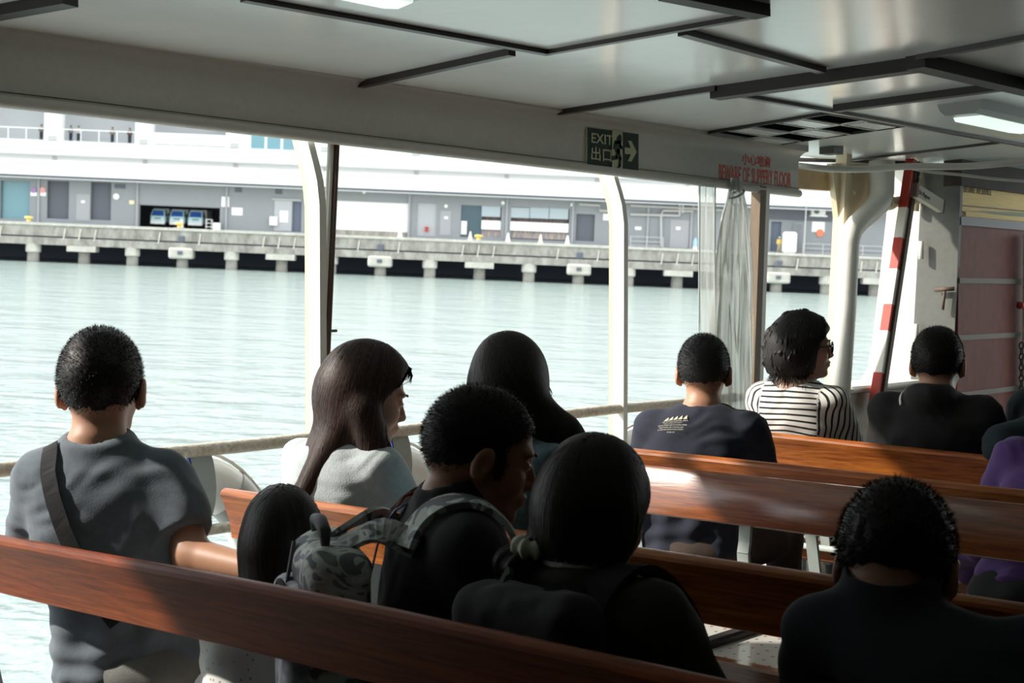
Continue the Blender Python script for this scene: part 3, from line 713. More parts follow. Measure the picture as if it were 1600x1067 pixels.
# water keeps the level frame so that its ripples lie flat
me = o.data
for v_, p in zip(me.vertices, [(-420, 3, 0), (420, 3, 0), (420, 200, 0), (-420, 200, 0)]): v_.co = p
o.matrix_world = SEA; WM[o.name] = SEA.copy(); tag(o, 'rippled pale green harbour water between ferry and quay', 'water', kind='structure')
def Mx(x, y, z=0): return SEA @ Matrix.Translation((x, y, z))
DZ = Q(822, 379, YQ)[1]                      # quay deck height
XL, XR = -90.0, 90.0
# quay deck, fascia, fender beam, back wall
tag(MB(SEA).box((XL, YQ, DZ-.25), (XR, YQ+30, DZ)).build('quay_deck', M_CONCL, origin=SEA @ Vector((0, YQ, DZ))), 'pale concrete quay deck across the water', 'quay', kind='structure')
tag(MB(SEA).box((XL, YQ+.15, DZ-1.35), (XR, YQ+1.0, DZ-.25)).build('quay_fascia', M_CONC, origin=SEA @ Vector((0, YQ, DZ))), 'weathered concrete quay edge with dark stains', 'quay', kind='structure')
tag(MB(SEA).box((XL, YQ-.1, DZ-2.25), (XR, YQ+.8, DZ-1.5)).build('fender_beam', M_CONC, origin=SEA @ Vector((0, YQ, DZ-2))), 'long low concrete beam under the quay edge', 'beam', kind='structure')
tag(MB(SEA).box((XL, YQ+16, -1), (XR, YQ+17, DZ-.25)).build('quay_back_wall', M_NAVY, origin=SEA @ Vector((0, YQ, DZ-2))), 'wall under the quay, hazy shade put into its blue colour', 'wall', kind='structure')
tag(MB(SEA).box((XL, YQ+.5, DZ-1.5), (XR, YQ+16, DZ-1.4)).build('quay_soffit', M_NAVY, origin=SEA @ Vector((0, YQ, DZ-2))), 'underside of the quay, hazy shade put into its blue colour', 'quay', kind='structure')
# piles
for k in range(-1, 22):
    px = 49+77.7*k; py = 400+.042*px; x, _ = Q(px, py, YQ)
    ty = k % 4
    nm = ('column', 'crosshead', 'column', 'fender block')[ty]
    t = empty('quay_pile', Mx(x, YQ+.4, -1), 'pale concrete pile %s under the quay' % ('with round cap', 'with wide crosshead', 'with round cap', 'with square fender block')[ty], 'pile', 'concrete piles under the quay')
    dep = {0: 0, 1: 1.6, 2: 0, 3: .8}[ty]
    MB(Mx(x, YQ+.6+dep*.3)).lathe([(.62, -1), (.62, .25), (.60, .9), (.62, DZ-2.2)], (0, 0, 0), 14).build('shaft', M_PILE, t, smooth=True)
    if ty in (0, 2): MB(Mx(x, YQ+.6)).lathe([(.70, DZ-3.1), (.78, DZ-3.0), (.78, DZ-2.2), (.6, DZ-2.2)], (0, 0, 0), 14).build('cap', M_CONCL, t)
    elif ty == 1: MB(Mx(x, YQ+.5)).box((-1.5, -.6, DZ-2.85), (1.5, .8, DZ-2.2)).build('crosshead', M_CONCL, t)
    else:
        MB(Mx(x, YQ+.3)).box((-1.25, -.6, DZ-3.15), (1.25, .9, DZ-2.0), bev=.15).build('fender_block', M_CONCL, t)
        MB(Mx(x, YQ+.3)).box((-.25, -.75, DZ-2.7), (.25, -.6, DZ-2.35)).build('fender_bolt', M_FACD, t)
        MB(Mx(x, YQ+.2)).box((-.35, -.35, DZ-1.45), (.35, .0, DZ-.75), bev=.08).build('rubber_pad', M_FACD, t)
    # pair of struts on the fascia beside it
    if ty in (1, 3):
        for dx in ((-1.6, 0, 1.6) if ty == 1 else (-2.1, 2.1)): MB(Mx(x, YQ)).bar((dx-.1, .05, DZ-.5), (dx-.25, -.1, DZ-1.7), .14, .14, (0, 1, 0)).build('strut', M_CONCL, t)

# facade helpers: rectangles given where they stand on the front plane YF
def fr(px0, py0, px1, py1, y=YF):
    x0, z0 = Q(px0, py1, y); x1, _ = Q(px1, py1, y); _, z1 = Q(px0, py0, y); return x0, x1, z0, z1
def slabf(px0, py0, px1, py1, m, name, parent, d0=-.05, d1=.0, y=YF):
    x0, x1, z0, z1 = fr(px0, py0, px1, py1, y)
    return MB(SEA).box((x0, y+d0, z0), (x1, y+d1, z1)).build(name, m, parent)
XC, ZC = Q(800, 350, YF)
ware = empty('warehouse', Mx(XC, YF, DZ), 'long grey and white terminal building on the quay across the water', 'building')
ZT = Q(0, 276, YF)[1]                        # top of ground storey
# ground storey wall with the openings left out
ops = [(73, 282, 107, 341), (141, 284, 173, 343), (0, 282, 46, 341), (217, 319, 343, 358), (456, 315, 470, 362), (650, 317, 681, 368), (719, 320, 752, 370), (752, 322, 782, 370), (797, 323, 888, 373), (899, 334, 928, 376), (1203, 346, 1219, 392), (490, 312, 637, 366)]
xs_ = sorted(set([XL, XR] + [v for p in ops for v in fr(*p)[:2]]))
b = MB(SEA)
for i in range(len(xs_)-1):
    xa_, xb_ = xs_[i], xs_[i+1]; mid_ = (xa_+xb_)/2; hit = None
    for p in ops:
        x0, x1, z0, z1 = fr(*p)
        if x0-1e-6 <= mid_ <= x1+1e-6: hit = (x0, x1, z0, z1)
    if hit:
        if hit[2] > DZ+.05: b.box((xa_, YF, DZ), (xb_, YF+.4, hit[2]))
        b.box((xa_, YF, hit[3]), (xb_, YF+.4, ZT))
    else: b.box((xa_, YF, DZ), (xb_, YF+.4, ZT))
b.build('ground_storey_wall', M_FAC, ware)
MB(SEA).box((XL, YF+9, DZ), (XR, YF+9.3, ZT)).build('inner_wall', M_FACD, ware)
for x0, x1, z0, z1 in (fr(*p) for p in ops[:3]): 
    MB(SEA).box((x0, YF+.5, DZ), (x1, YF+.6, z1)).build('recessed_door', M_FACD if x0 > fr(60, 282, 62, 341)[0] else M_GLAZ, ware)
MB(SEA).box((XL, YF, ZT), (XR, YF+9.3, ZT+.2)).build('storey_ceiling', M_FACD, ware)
# overhanging walkway band, its railing, cornice, upper storey
z_e0 = Q(0, 271, YF-2)[1]; z_e1 = Q(0, 247, YF-2)[1]; zc0 = Q(0, 240, YF)[1]
MB(SEA).box((XL, YF-2, z_e0), (XR, YF+.2, z_e0+.25)).build('walkway_slab', M_WB2, ware)
MB(SEA).box((XL, YF-1.9, z_e0-.22), (XR, YF-1.6, z_e0)).build('gutter', M_FACD, ware)
MB(SEA).box((XL, YF-2.02, z_e0-.36), (XR, YF-1.85, z_e0-.24)).build('gutter_pipe', M_PIPE, ware)
b = MB(SEA)
b.box((XL, YF-2, z_e0+.25), (XR, YF-1.95, z_e1-.15)); b.build('walkway_screen', mat('pale mesh screen', (.70, .72, .73), rough=.8), ware)
b = MB(SEA)
for i in range(78):
    x = XL+i*2.3; b.box((x-.04, YF-2.06, z_e0), (x+.04, YF-1.98, z_e1))
b.box((XL, YF-2.06, z_e1-.12), (XR, YF-1.98, z_e1)); b.box((XL, YF-2.06, (z_e0+z_e1)/2-.03), (XR, YF-1.98, (z_e0+z_e1)/2+.03))
b.build('walkway_rail', M_WB, ware)
MB(SEA).box((XL, YF+.1, z_e0+.2), (XR, YF+.5, zc0)).build('upper_band', M_WB2, ware)
zb0 = Q(0, 216, YF)[1]
MB(SEA).box((XL, YF-.6, zc0), (XR, YF+.5, zb0-.05)).build('cornice', M_WB, ware)
MB(SEA).box((XL, YF-.8, zc0), (XR, YF-.6, zc0+.15)).build('cornice_lip', M_PIPE, ware)
zt0 = zb0+6.5
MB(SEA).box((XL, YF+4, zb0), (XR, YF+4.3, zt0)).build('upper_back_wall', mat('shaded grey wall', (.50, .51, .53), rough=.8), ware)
MB(SEA).box((XL, YF-.6, zb0-.1), (XR, YF+4, zb0)).build('upper_floor', M_WB2, ware)
MB(SEA).box((XL, YF-.6, zt0), (XR, YF+4.3, zt0+1)).build('roof_slab', M_WB, ware)
for k in range(-1, 9):
    px = 86+141.5*k; py = 200+.043*px; x = Q(px, py, YF)[0]
    t2 = MB(SEA).box((x-1.0, YF-.6, zb0), (x+.9, YF+.6, zt0), bev=.05).build('pillar', M_WB, ware)
    MB(SEA).box((x-.5, YF-.75, zb0+.0), (x+.4, YF-.6, zb0+.5)).build('floodlight', M_PIPE, t2)
    MB(SEA).box((x-.25, YF+.0, zc0-1.1), (x+.25, YF+.09, zc0)).build('pier_stub', M_PIPE, ware)
    xn = Q(px+141.5, py, YF)[0]
    if k < 2:
        b = MB(SEA)
        for i in range(5): xx = x+1+(xn-x-2)*i/4; b.box((xx-.04, YF-.5, zb0), (xx+.04, YF-.42, zb0+1.25))
        b.box((x, YF-.5, zb0+1.18), (xn, YF-.42, zb0+1.28)); b.box((x+.9, YF-.47, zb0+.1), (xn-1, YF-.44, zb0+1.2)) if k == 1 else None
        b.build('balcony_rail', M_WB, ware)
    if k >= 2: MB(SEA).box((x+.9, YF+.2, zb0), (xn-1, YF+.4, zt0)).build('infill_wall', M_WB, ware)
px = 430
wn = slabf(391, 206, 466, 241, M_WB, 'window', ware, d0=-.02, d1=.2)
for a, c in ((392, 413), (417, 438), (442, 463)): slabf(a, 204, c, 240, M_GLAZ, 'pane', wn, d0=-.06, d1=-.02)
# ground storey details
def G(*a, **k): return slabf(*a, **k)
G(119, 303, 140, 344, M_SHUT, 'door', ware); G(127, 313, 133, 317, M_WB, 'notice', ware, d0=-.08)
for (a, c2, e2, g2) in ((48, 300, 58, 306), (63, 300, 72, 306), (202, 313, 210, 319), (346, 307, 358, 323), (362, 324, 379, 336), (942, 334, 952, 344), (992, 354, 1002, 359), (1056, 354, 1063, 359), (1268, 346, 1288, 362)): G(a, c2, e2, g2, M_WB if a != 202 else mat('cream notice', (.8, .7, .45)), 'notice', ware, d0=-.08)
def disc(px, py, r, m, name='round_sign', y=YF):
    x, z = Q(px, py, y); MB(Mx(x, y-.08, z)).lathe([(r, 0), (r, .04)], (0, 0, 0), 20, Matrix.Rotation(PI/2, 3, 'X')).build(name, m, ware)
M_PUR = mat('violet prohibition sign', (.35, .22, .45)); M_ROSE = mat('rose prohibition sign', (.75, .35, .35))
disc(53, 297, .32, M_PUR); disc(67, 297, .32, M_ROSE); disc(182, 307, .34, M_WB); disc(1281, 364, .42, mat('orange red life ring', (.75, .22, .12)))
for a in ((179, 287, 196, 294), (367, 293, 378, 300), (430, 295, 441, 303)): G(*a, M_FACD, 'louvre', ware)
for px_ in (60, 214, 353, 638, 790, 893, 1010, 1078): 
    G(px_-1.5, 276+.043*px_, px_+1.5, 350+.04*px_, M_SHUT, 'drain_pipe', ware, d0=-.2)
sh = G(217, 284, 343, 320, M_SHUT, 'roller_shutter', ware, d0=.1, d1=.2)
G(428, 313, 455, 360, M_FACL, 'door', ware); G(437, 329, 450, 347, M_WB, 'poster', ware, d0=-.1); G(422, 338, 434, 352, M_WB2, 'cabinet', ware, d0=-.5)
G(425, 310, 470, 312, M_PIPE, 'pipe', ware, d0=-.15)
G(456, 315, 470, 362, M_NAVY, 'doorway', ware, d0=.35, d1=.4)
G(490, 312, 637, 358, M_WB, 'white_shutter', ware, d0=.1, d1=.2); G(490, 357, 637, 366, M_CONC, 'shutter_base', ware, d0=.05, d1=.2)
G(650, 317, 681, 368, M_FACL, 'door', ware, d0=.2, d1=.3); G(664, 354, 669, 362, M_RED, 'extinguisher', ware, d0=-.2)
G(687, 329, 704, 367, M_SHUT, 'door', ware); G(694, 338, 700, 342, M_WB, 'notice', ware, d0=-.08)
G(719, 320, 752, 370, mat('dark teal glass', (.05, .10, .13), rough=.2), 'glass', ware, d0=.25, d1=.3); G(720, 345, 729, 366, M_WB2, 'board', ware, d0=0, d1=.1)
M_AWN = mat('blue grey blind', (.42, .50, .55), rough=.8)
M_WARM = mat('cluttered counter', (.42, .30, .26), rough=.8, noise=.7, nscale=2, col2=(.12, .12, .16), stretch=(3, 1, 1))
M_SHELF = mat('cluttered shelf', (.55, .45, .36), rough=.8, noise=.8, nscale=2.5, col2=(.10, .12, .20), stretch=(5, 1, .6))
for (a, c2, n_) in ((752, 782, 1), (797, 888, 3)):
    dy = (a-752)*.04
    for i in range(n_): G(a+(c2-a)*i/n_+.4, 322+dy, a+(c2-a)*(i+1)/n_-.4, 338+dy+i, M_AWN, 'blind', ware, d0=.02, d1=.06)
    G(a, 338+dy, c2, 346+dy, M_WARM, 'counter_backdrop', ware, d0=.8, d1=.9); G(a, 344+dy, c2, 358+dy, M_WB, 'banner', ware, d0=-.1, d1=0); G(a, 357+dy, c2, 370+dy, M_SHELF, 'counter_shelf', ware, d0=.2, d1=.3)
G(899, 334, 928, 376, M_FACD, 'doorway', ware, d0=.35, d1=.4)
b = MB(SEA)
def pp(b, pts, r=.13, y=YF-.35): 
    b.tube([(lambda q: (q[0], y, q[1]))(Q(px, py, y)) for px, py in pts], r, 8)
for pts in ([(985, 335), (1062, 337)], [(985, 321), (1085, 326), (1140, 329)], [(1033, 384), (1033, 336), (1036, 329), (1083, 330), (1084, 318)], [(1062, 316), (1062, 336)], [(1067, 316), (1067, 333)], [(905, 319), (937, 321), (937, 329), (962, 330)]): pp(b, pts)
b.build('wall_pipes', M_PIPE, ware)
G(1046, 343, 1075, 387, M_SHUT, 'door', ware)
for px_, py_ in ((786, 317), (894, 320), (569, 300), (697, 322)): disc(px_, py_, .2, M_WB, 'wall_light')
G(1203, 346, 1219, 392, M_NAVY, 'doorway', ware, d0=.35, d1=.4)
b = MB(SEA); x0, x1, z0, z1 = fr(1239, 348, 1253, 398, YF-.3)
for i in range(7): b.box((x0+(x1-x0)*i/6-.03, YF-.3, z0), (x0+(x1-x0)*i/6+.03, YF-.25, z1))
b.box((x0, YF-.3, z1-.1), (x1, YF-.25, z1)); b.build('gate_bars', M_SHUT, ware)
ac = G(1266, 324, 1287, 336, M_WB, 'air_conditioner', ware, d0=-.9); disc(1276, 330, .3, M_FACD, 'fan', YF-.9)
G(1264, 336, 1290, 338, M_WB, 'air_conditioner_shelf', ware, d0=-1)
# dark panel on the right hand annex stands in for shadow
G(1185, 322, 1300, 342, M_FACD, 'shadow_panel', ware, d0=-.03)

# trucks in the open bay
M_TRK = mat('pale turquoise truck paint', (.50, .75, .78), rough=.4); M_TWH = mat('truck white', (.85, .87, .88), rough=.4); M_TBL = mat('blue windscreen', (.04, .12, .42), rough=.15); M_TYRE = mat('tyre', (.02, .02, .02), rough=.9)
def truck(px, label):
    x, z = Q(px, 352, YF+2); z = DZ
    t = empty('truck', Mx(x, YF+2, DZ), label, 'truck', 'three small turquoise trucks parked in the open bay')
    T = Mx(x, YF+2, DZ)
    MB(T).box((-.82, 0, .45), (.82, 1.5, 1.25), bev=.1).build('cab', M_TRK, t)
    MB(T).add([(-.78, .05, 1.2), (.78, .05, 1.2), (.78, 1.5, 1.2), (-.78, 1.5, 1.2), (-.66, .35, 1.95), (.66, .35, 1.95), (.66, 1.4, 1.95), (-.66, 1.4, 1.95)], [(3, 2, 1, 0), (4, 5, 6, 7), (0, 1, 5, 4), (1, 2, 6, 5), (2, 3, 7, 6), (3, 0, 4, 7)]).build('cab_roof', M_TRK, t)
    MB(T).add([(-.68, .0, 1.28), (.68, .0, 1.28), (.58, .27, 1.85), (-.58, .27, 1.85)], [(0, 1, 2, 3)]).build('windscreen', M_TBL, t)
    MB(T).box((-.8, -.1, .35), (.8, .05, .7), bev=.06).build('bumper', M_TWH, t)
    MB(T).box((-.35, -.04, .95), (.35, .01, 1.05)).build('grille', M_FACD, t)
    MB(T).box((-.9, 1.6, .6), (.9, 4.5, 2.1), bev=.05).build('cargo_box', M_TWH, t)
    for s in (-1, 1):
        MB(T).box((s*.62-.12, -.06, .75), (s*.62+.12, .01, .9)).build('headlight', M_TWH, t)
        MB(T).lathe([(.34, -.11), (.34, .11)], (s*.72, .7, .34), 16, Matrix.Rotation(PI/2, 3, 'Y')).build('wheel', M_TYRE, t)
        MB(T).box((s*.95-.07, .1, 1.25), (s*.95+.07, .2, 1.6)).build('mirror', M_TYRE, t)
truck(246, 'left truck of the three turquoise trucks in the open bay')
truck(276, 'middle truck of the three turquoise trucks in the open bay')
truck(305, 'right truck of the three turquoise trucks in the open bay')
# bay clutter, bollards, cones, workers, fences
x, z = Q(326, 352, YF-1)
t = empty('hand_trolley', Mx(x, YF-1, DZ), 'pale wire trolley standing right of the parked trucks', 'trolley')
b = MB(Mx(x, YF-1, DZ))
for sx_ in (-.3, .3):
    for sy_ in (0, .5): b.bar((sx_, sy_, .1), (sx_, sy_, 1.1), .05, .05, (0, 1, 0))
b.build('frame', M_WB, t); b = MB(Mx(x, YF-1, DZ))
for h in (.25, .65, 1.05): b.box((-.32, 0, h), (.32, .5, h+.05))
b.build('shelf', M_WB2, t)
x, z = Q(338, 352, YF-1); tag(MB(Mx(x, YF-1, DZ)).box((-.4, 0, 0), (.4, .5, .75), bev=.04).build('crate', M_WB), 'white crate right of the wire trolley in the bay', 'crate')
M_YEL = mat('yellow bollard paint', (.80, .58, .15), rough=.6)
def bollard(px, label):
    x, z = Q(px, 352+.04*px-12, YQ+.6); t = empty('bollard', Mx(x, YQ+.6, DZ), label, 'bollard', 'yellow mooring bollards')
    MB(Mx(x, YQ+.6, DZ)).lathe([(.28, 0), (.20, .12), (.20, .32), (.42, .42), (.44, .52), (.34, .60), (.05, .62)], (0, 0, 0), 14).build('head', M_YEL, t, smooth=True)
    MB(Mx(x, YQ+.6, DZ)).box((-.5, -.4, 0), (.5, .4, .08)).build('base', M_SHUT, t)
bollard(45, 'yellow bollard at the left end of the quay edge'); bollard(280, 'yellow bollard on the quay edge in front of the trucks'); bollard(748, 'yellow bollard on the quay edge before the dark glass bay')
M_CONE = mat('pale cone', (.80, .70, .60), rough=.6)
def cone(px, label, y=YF-2.5, h=.95, m=M_CONE):
    x, z = Q(px, 370, y); t = empty('traffic_cone', Mx(x, y, DZ), label, 'cone', 'traffic cones on the quay')
    MB(Mx(x, y, DZ)).lathe([(.26, .05), (.16, h*.5), (.05, h), (.0, h)], (0, 0, 0), 12).build('body', m, t, smooth=True)
    MB(Mx(x, y, DZ)).box((-.3, -.3, 0), (.3, .3, .06)).build('foot', M_WB2, t)
cone(283, 'pale cone in front of the middle truck'); cone(625, 'white cone beside the white shutter', m=M_WB); cone(735, 'pale cone before the dark glass bay'); cone(794, 'white cone left of the long white banner', m=M_WB); cone(845, 'pale orange cone below the long white banner'); cone(887, 'white cone right of the long white banner', m=M_WB)
def fence(px0, px1, label, hgt=1.15):
    y = YF-1.5; x0 = Q(px0, 380, y)[0]; x1 = Q(px1, 380, y)[0]; t = empty('fence', Mx((x0+x1)/2, y, DZ), label, 'fence')
    b = MB(SEA); n = max(2, int((x1-x0)/1.8))
    for i in range(n+1): xx = x0+(x1-x0)*i/n; b.box((xx-.04, y-.04, DZ), (xx+.04, y+.04, DZ+hgt))
    b.build('posts', M_PIPE, t); b = MB(SEA)
    for h in (.15, .6, hgt-.05): b.box((x0, y-.03, DZ+h), (x1, y+.03, DZ+h+.06))
    b.build('rails', M_PIPE, t)
fence(985, 1036, 'grey railing on the quay right of the second post'); fence(1255, 1380, 'grey railing on the quay seen through the forward window')
x, z = Q(1256, 390, YF-2)
t = empty('lamp_post', Mx(x, YF-2, DZ), 'thin grey lamp post on the quay by the forward window', 'lamp post')
MB(Mx(x, YF-2, DZ)).lathe([(.09, 0), (.08, 2.5), (.05, 5.6)], (0, 0, 0), 8).build('pole', M_PIPE, t); MB(Mx(x, YF-2, DZ)).box((-.12, -.12, 5.6), (.4, .12, 5.75)).build('lamp_head', M_WB, t)
x, z = Q(1233, 385, YF-2)
tag(MB(Mx(x, YF-2, DZ)).box((-.75, -.5, 0), (.75, .5, 2.3), bev=.2).build('wrapped_crate', M_WB2), 'tall pale wrapped crate on the quay beside the gate', 'crate')
x, z = Q(1086, 388, YF-2)
t = empty('gas_cylinder', Mx(x, YF-2, DZ), 'pale blue and white gas cylinder standing on the quay', 'cylinder')
MB(Mx(x, YF-2, DZ)).lathe([(.22, 0), (.24, .1), (.24, .8), (.12, 1.15), (.05, 1.25)], (0, 0, 0), 12).build('tank', mat('pale blue paint', (.35, .55, .75)), t, smooth=True)
MB(Mx(x, YF-2, DZ)).lathe([(.26, 0), (.26, .3)], (0, 0, 0), 12).build('foot_ring', M_WB, t)
# ================================================================ people: smooth signed-distance bodies
f32 = np.float32
def A3(v): return np.array(v, dtype=f32)
def ell(P, c, r, R=None):
    q = P-A3(c)
    if R is not None: q = q @ A3(R)
    r = A3(r); k0 = np.sqrt(((q/r)**2).sum(-1))+1e-6; k1 = np.sqrt(((q/(r*r))**2).sum(-1))+1e-6
    return k0*(k0-1)/k1
def cone(P, a, b, r1, r2):
    a, b = A3(a), A3(b); ba = b-a; pa = P-a; h = np.clip((pa@ba)/max(float(ba@ba), 1e-9), 0, 1)
    return np.sqrt(((pa-h[..., None]*ba)**2).sum(-1)) - (r1+(r2-r1)*h)
def rbox(P, c, hs, r, R=None):
    q = P-A3(c)
    if R is not None: q = q @ A3(R)
    q = np.abs(q)-(A3(hs)-r)
    return np.sqrt((np.maximum(q, 0)**2).sum(-1)) + np.minimum(q.max(-1), 0) - r
def smin(a, b, k):
    h = np.clip(.5+.5*(b-a)/k, 0, 1); return b*(1-h)+a*h-k*h*(1-h)
def smax(a, b, k): return -smin(-a, -b, k)
def vnoise(P, seed=0):
    P = np.asarray(P, dtype=np.float64); i = np.floor(P).astype(np.int64); f = P-i; f = f*f*(3-2*f); out = 0
    def h(x, y, z):
        n = (x*374761393+y*668265263+z*2147483647+seed*1274126177) & 0x7fffffff
        n = ((n ^ (n >> 13))*1274126177) & 0x7fffffff; n = n ^ (n >> 16); return (n & 0xffff)/32767.5-1
    for dx in (0, 1):
        for dy in (0, 1):
            for dz in (0, 1):
                w_ = (f[..., 0] if dx else 1-f[..., 0])*(f[..., 1] if dy else 1-f[..., 1])*(f[..., 2] if dz else 1-f[..., 2])
                out = out+w_*h(i[..., 0]+dx, i[..., 1]+dy, i[..., 2]+dz)
    return out
def mesh_sdf(f, lo, hi, h, B=8):
    lo = np.array(lo, dtype=float); hi = np.array(hi, dtype=float)
    nb = np.maximum(1, np.ceil((hi-lo)/(h*B)).astype(int)); n = nb*B+1
    G = np.full(tuple(n), 1.0, dtype=f32); bs = h*B
    ci = np.stack(np.meshgrid(*[np.arange(k) for k in nb], indexing='ij'), -1).reshape(-1, 3)
    cc = lo+(ci+.5)*bs; fc = f(cc.astype(f32)); keep = np.abs(fc) < bs*.87*1.35+.012
    for (i, j, k) in ci[fc < 0]: G[i*B:i*B+B+1, j*B:j*B+B+1, k*B:k*B+B+1] = -1.0
    loc = np.stack(np.meshgrid(*[np.arange(B+1)]*3, indexing='ij'), -1).reshape(-1, 3)
    kc = ci[keep]
    for s in range(0, len(kc), 256):
        c = kc[s:s+256]; idx = (c[:, None, :]*B+loc[None]); P = (lo+idx*h).astype(f32).reshape(-1, 3)
        v = f(P); ii = idx.reshape(-1, 3); G[ii[:, 0], ii[:, 1], ii[:, 2]] = v
    sgn = G < 0
    c8 = [(a, b, c) for a in (0, 1) for b in (0, 1) for c in (0, 1)]
    def sl(a, b, c): return (slice(a, n[0]-1+a), slice(b, n[1]-1+b), slice(c, n[2]-1+c))
    cnt = sum(sgn[sl(*c)].astype(np.int8) for c in c8); act = (cnt > 0) & (cnt < 8)
    I = np.argwhere(act); ids = np.full(act.shape, -1, dtype=np.int64); ids[act] = np.arange(len(I))
    acc = np.zeros((len(I), 3)); m = np.zeros(len(I))
    for ax in range(3):
        o1, o2 = [(0, 1), (0, 1)], None
        for u in (0, 1):
            for v in (0, 1):
                a = [0, 0, 0]; a[(ax+1) % 3] = u; a[(ax+2) % 3] = v; b = list(a); b[ax] = 1
                ga = G[I[:, 0]+a[0], I[:, 1]+a[1], I[:, 2]+a[2]]; gb = G[I[:, 0]+b[0], I[:, 1]+b[1], I[:, 2]+b[2]]
                x = (ga < 0) != (gb < 0); t = np.where(x, ga/(ga-gb+1e-12), 0)
                p = np.zeros((len(I), 3)); p[:, (ax+1) % 3] = u; p[:, (ax+2) % 3] = v; p[:, ax] = t
                acc += p*x[:, None]; m += x
    V = lo+(I+acc/np.maximum(m, 1)[:, None])*h
    Fs = []
    for ax in range(3):
        a1, a2 = (ax+1) % 3, (ax+2) % 3
        s0 = [slice(1, -1)]*3; s0[ax] = slice(0, n[ax]-1); s1 = list(s0); s1[ax] = slice(1, n[ax])
        x0 = sgn[tuple(s0)]; x1 = sgn[tuple(s1)]; cr_ = np.argwhere(x0 != x1)
        base = cr_.copy(); base[:, a1] += 1; base[:, a2] += 1
        pos = x0[tuple(cr_.T)]
        def idc(d1, d2):
            q = base.copy(); q[:, a1] -= d1; q[:, a2] -= d2; return ids[q[:, 0], q[:, 1], q[:, 2]]
        q = np.stack([idc(1, 1), idc(0, 1), idc(0, 0), idc(1, 0)], 1); q[~pos] = q[~pos][:, ::-1]; Fs.append(q)
    Fq = np.concatenate(Fs); Fq = Fq[(Fq >= 0).all(1)]
    return V, Fq
def vnormals(V, Fq):
    a, b, c, d = (V[Fq[:, i]] for i in range(4)); nn = np.cross(c-a, d-b); N = np.zeros_like(V)
    for i in range(4): np.add.at(N, Fq[:, i], nn)
    return N/(np.linalg.norm(N, axis=1)[:, None]+1e-12)
def relax(V, Fq, it=1, lam=.5):
    for _ in range(it):
        S_ = np.zeros_like(V); C = np.zeros(len(V))
        for i in range(4):
            j = (i+1) % 4
            np.add.at(S_, Fq[:, i], V[Fq[:, j]]); np.add.at(C, Fq[:, i], 1); np.add.at(S_, Fq[:, j], V[Fq[:, i]]); np.add.at(C, Fq[:, j], 1)
        V = V+lam*(S_/np.maximum(C, 1)[:, None]-V)
    return V
def fast_mesh(name, V, Fq, m, parent, attr=None, smooth=True, extra=None):
    """V world, Fq quads (n,4); extra = (V, F) appended (same width faces)"""
    if extra is not None: Fq = np.concatenate([Fq, extra[1]+len(V)]); V = np.concatenate([V, extra[0]])
    W = WM[parent.name]; Wi = np.array(W.inverted()); L = (V @ Wi[:3, :3].T + Wi[:3, 3]).astype(f32)
    me = bpy.data.meshes.new(name); me.vertices.add(len(L)); me.vertices.foreach_set('co', L.ravel())
    me.loops.add(Fq.size); me.loops.foreach_set('vertex_index', Fq.ravel().astype(np.int32))
    me.polygons.add(len(Fq)); me.polygons.foreach_set('loop_start', np.arange(0, Fq.size, 4, dtype=np.int32))
    try: me.polygons.foreach_set('loop_total', np.full(len(Fq), 4, dtype=np.int32))
    except Exception: pass
    if smooth: me.polygons.foreach_set('use_smooth', np.ones(len(Fq), dtype=bool))
    me.materials.append(m)
    if attr:
        for k, a in attr.items():
            t = me.attributes.new(k, 'FLOAT', 'POINT'); a = np.asarray(a, dtype=f32)
            if len(a) < len(V): a = np.concatenate([a, np.zeros(len(V)-len(a), dtype=f32)])
            t.data.foreach_set('value', a)
    me.update(calc_edges=True); me.validate()
    o = bpy.data.objects.new(name, me); COL.objects.link(o); o.parent = parent; WM[o.name] = W
    return o
def rotm(yaw, pitch=0, roll=0):
    return np.array(Matrix.Rotation(yaw, 3, 'Z') @ Matrix.Rotation(pitch, 3, 'Y') @ Matrix.Rotation(roll, 3, 'X'))

def skin_mat(name, col, spec=.4):
    m = bpy.data.materials.new(name); m.use_nodes = True; t = m.node_tree; b = t.nodes['Principled BSDF']
    at_ = t.nodes.new('ShaderNodeAttribute'); at_.attribute_name = 'lip'
    n = t.nodes.new('ShaderNodeTexNoise'); n.inputs['Scale'].default_value = 35; n.inputs['Detail'].default_value = 4
    mx0 = t.nodes.new('ShaderNodeMix'); mx0.data_type = 'RGBA'; mx0.inputs[6].default_value = (*[c*.86 for c in col], 1); mx0.inputs[7].default_value = (*col, 1)
    t.links.new(n.outputs['Fac'], mx0.inputs[0])
    mx = t.nodes.new('ShaderNodeMix'); mx.data_type = 'RGBA'; mx.inputs[7].default_value = (.42, .09, .08, 1)
    t.links.new(at_.outputs['Fac'], mx.inputs[0]); t.links.new(mx0.outputs[2], mx.inputs[6]); t.links.new(mx.outputs[2], b.inputs['Base Color'])
    b.inputs['Roughness'].default_value = .5; b.inputs['Subsurface Weight'].default_value = .12; b.inputs['Subsurface Radius'].default_value = (.02, .008, .004); b.inputs['Subsurface Scale'].default_value = 1.0
    return m
M_SKIN = skin_mat('warm skin', (.50, .26, .16)); M_SKINF = skin_mat('fair skin', (.62, .37, .27)); M_SKIND = skin_mat('tanned skin', (.36, .17, .10))
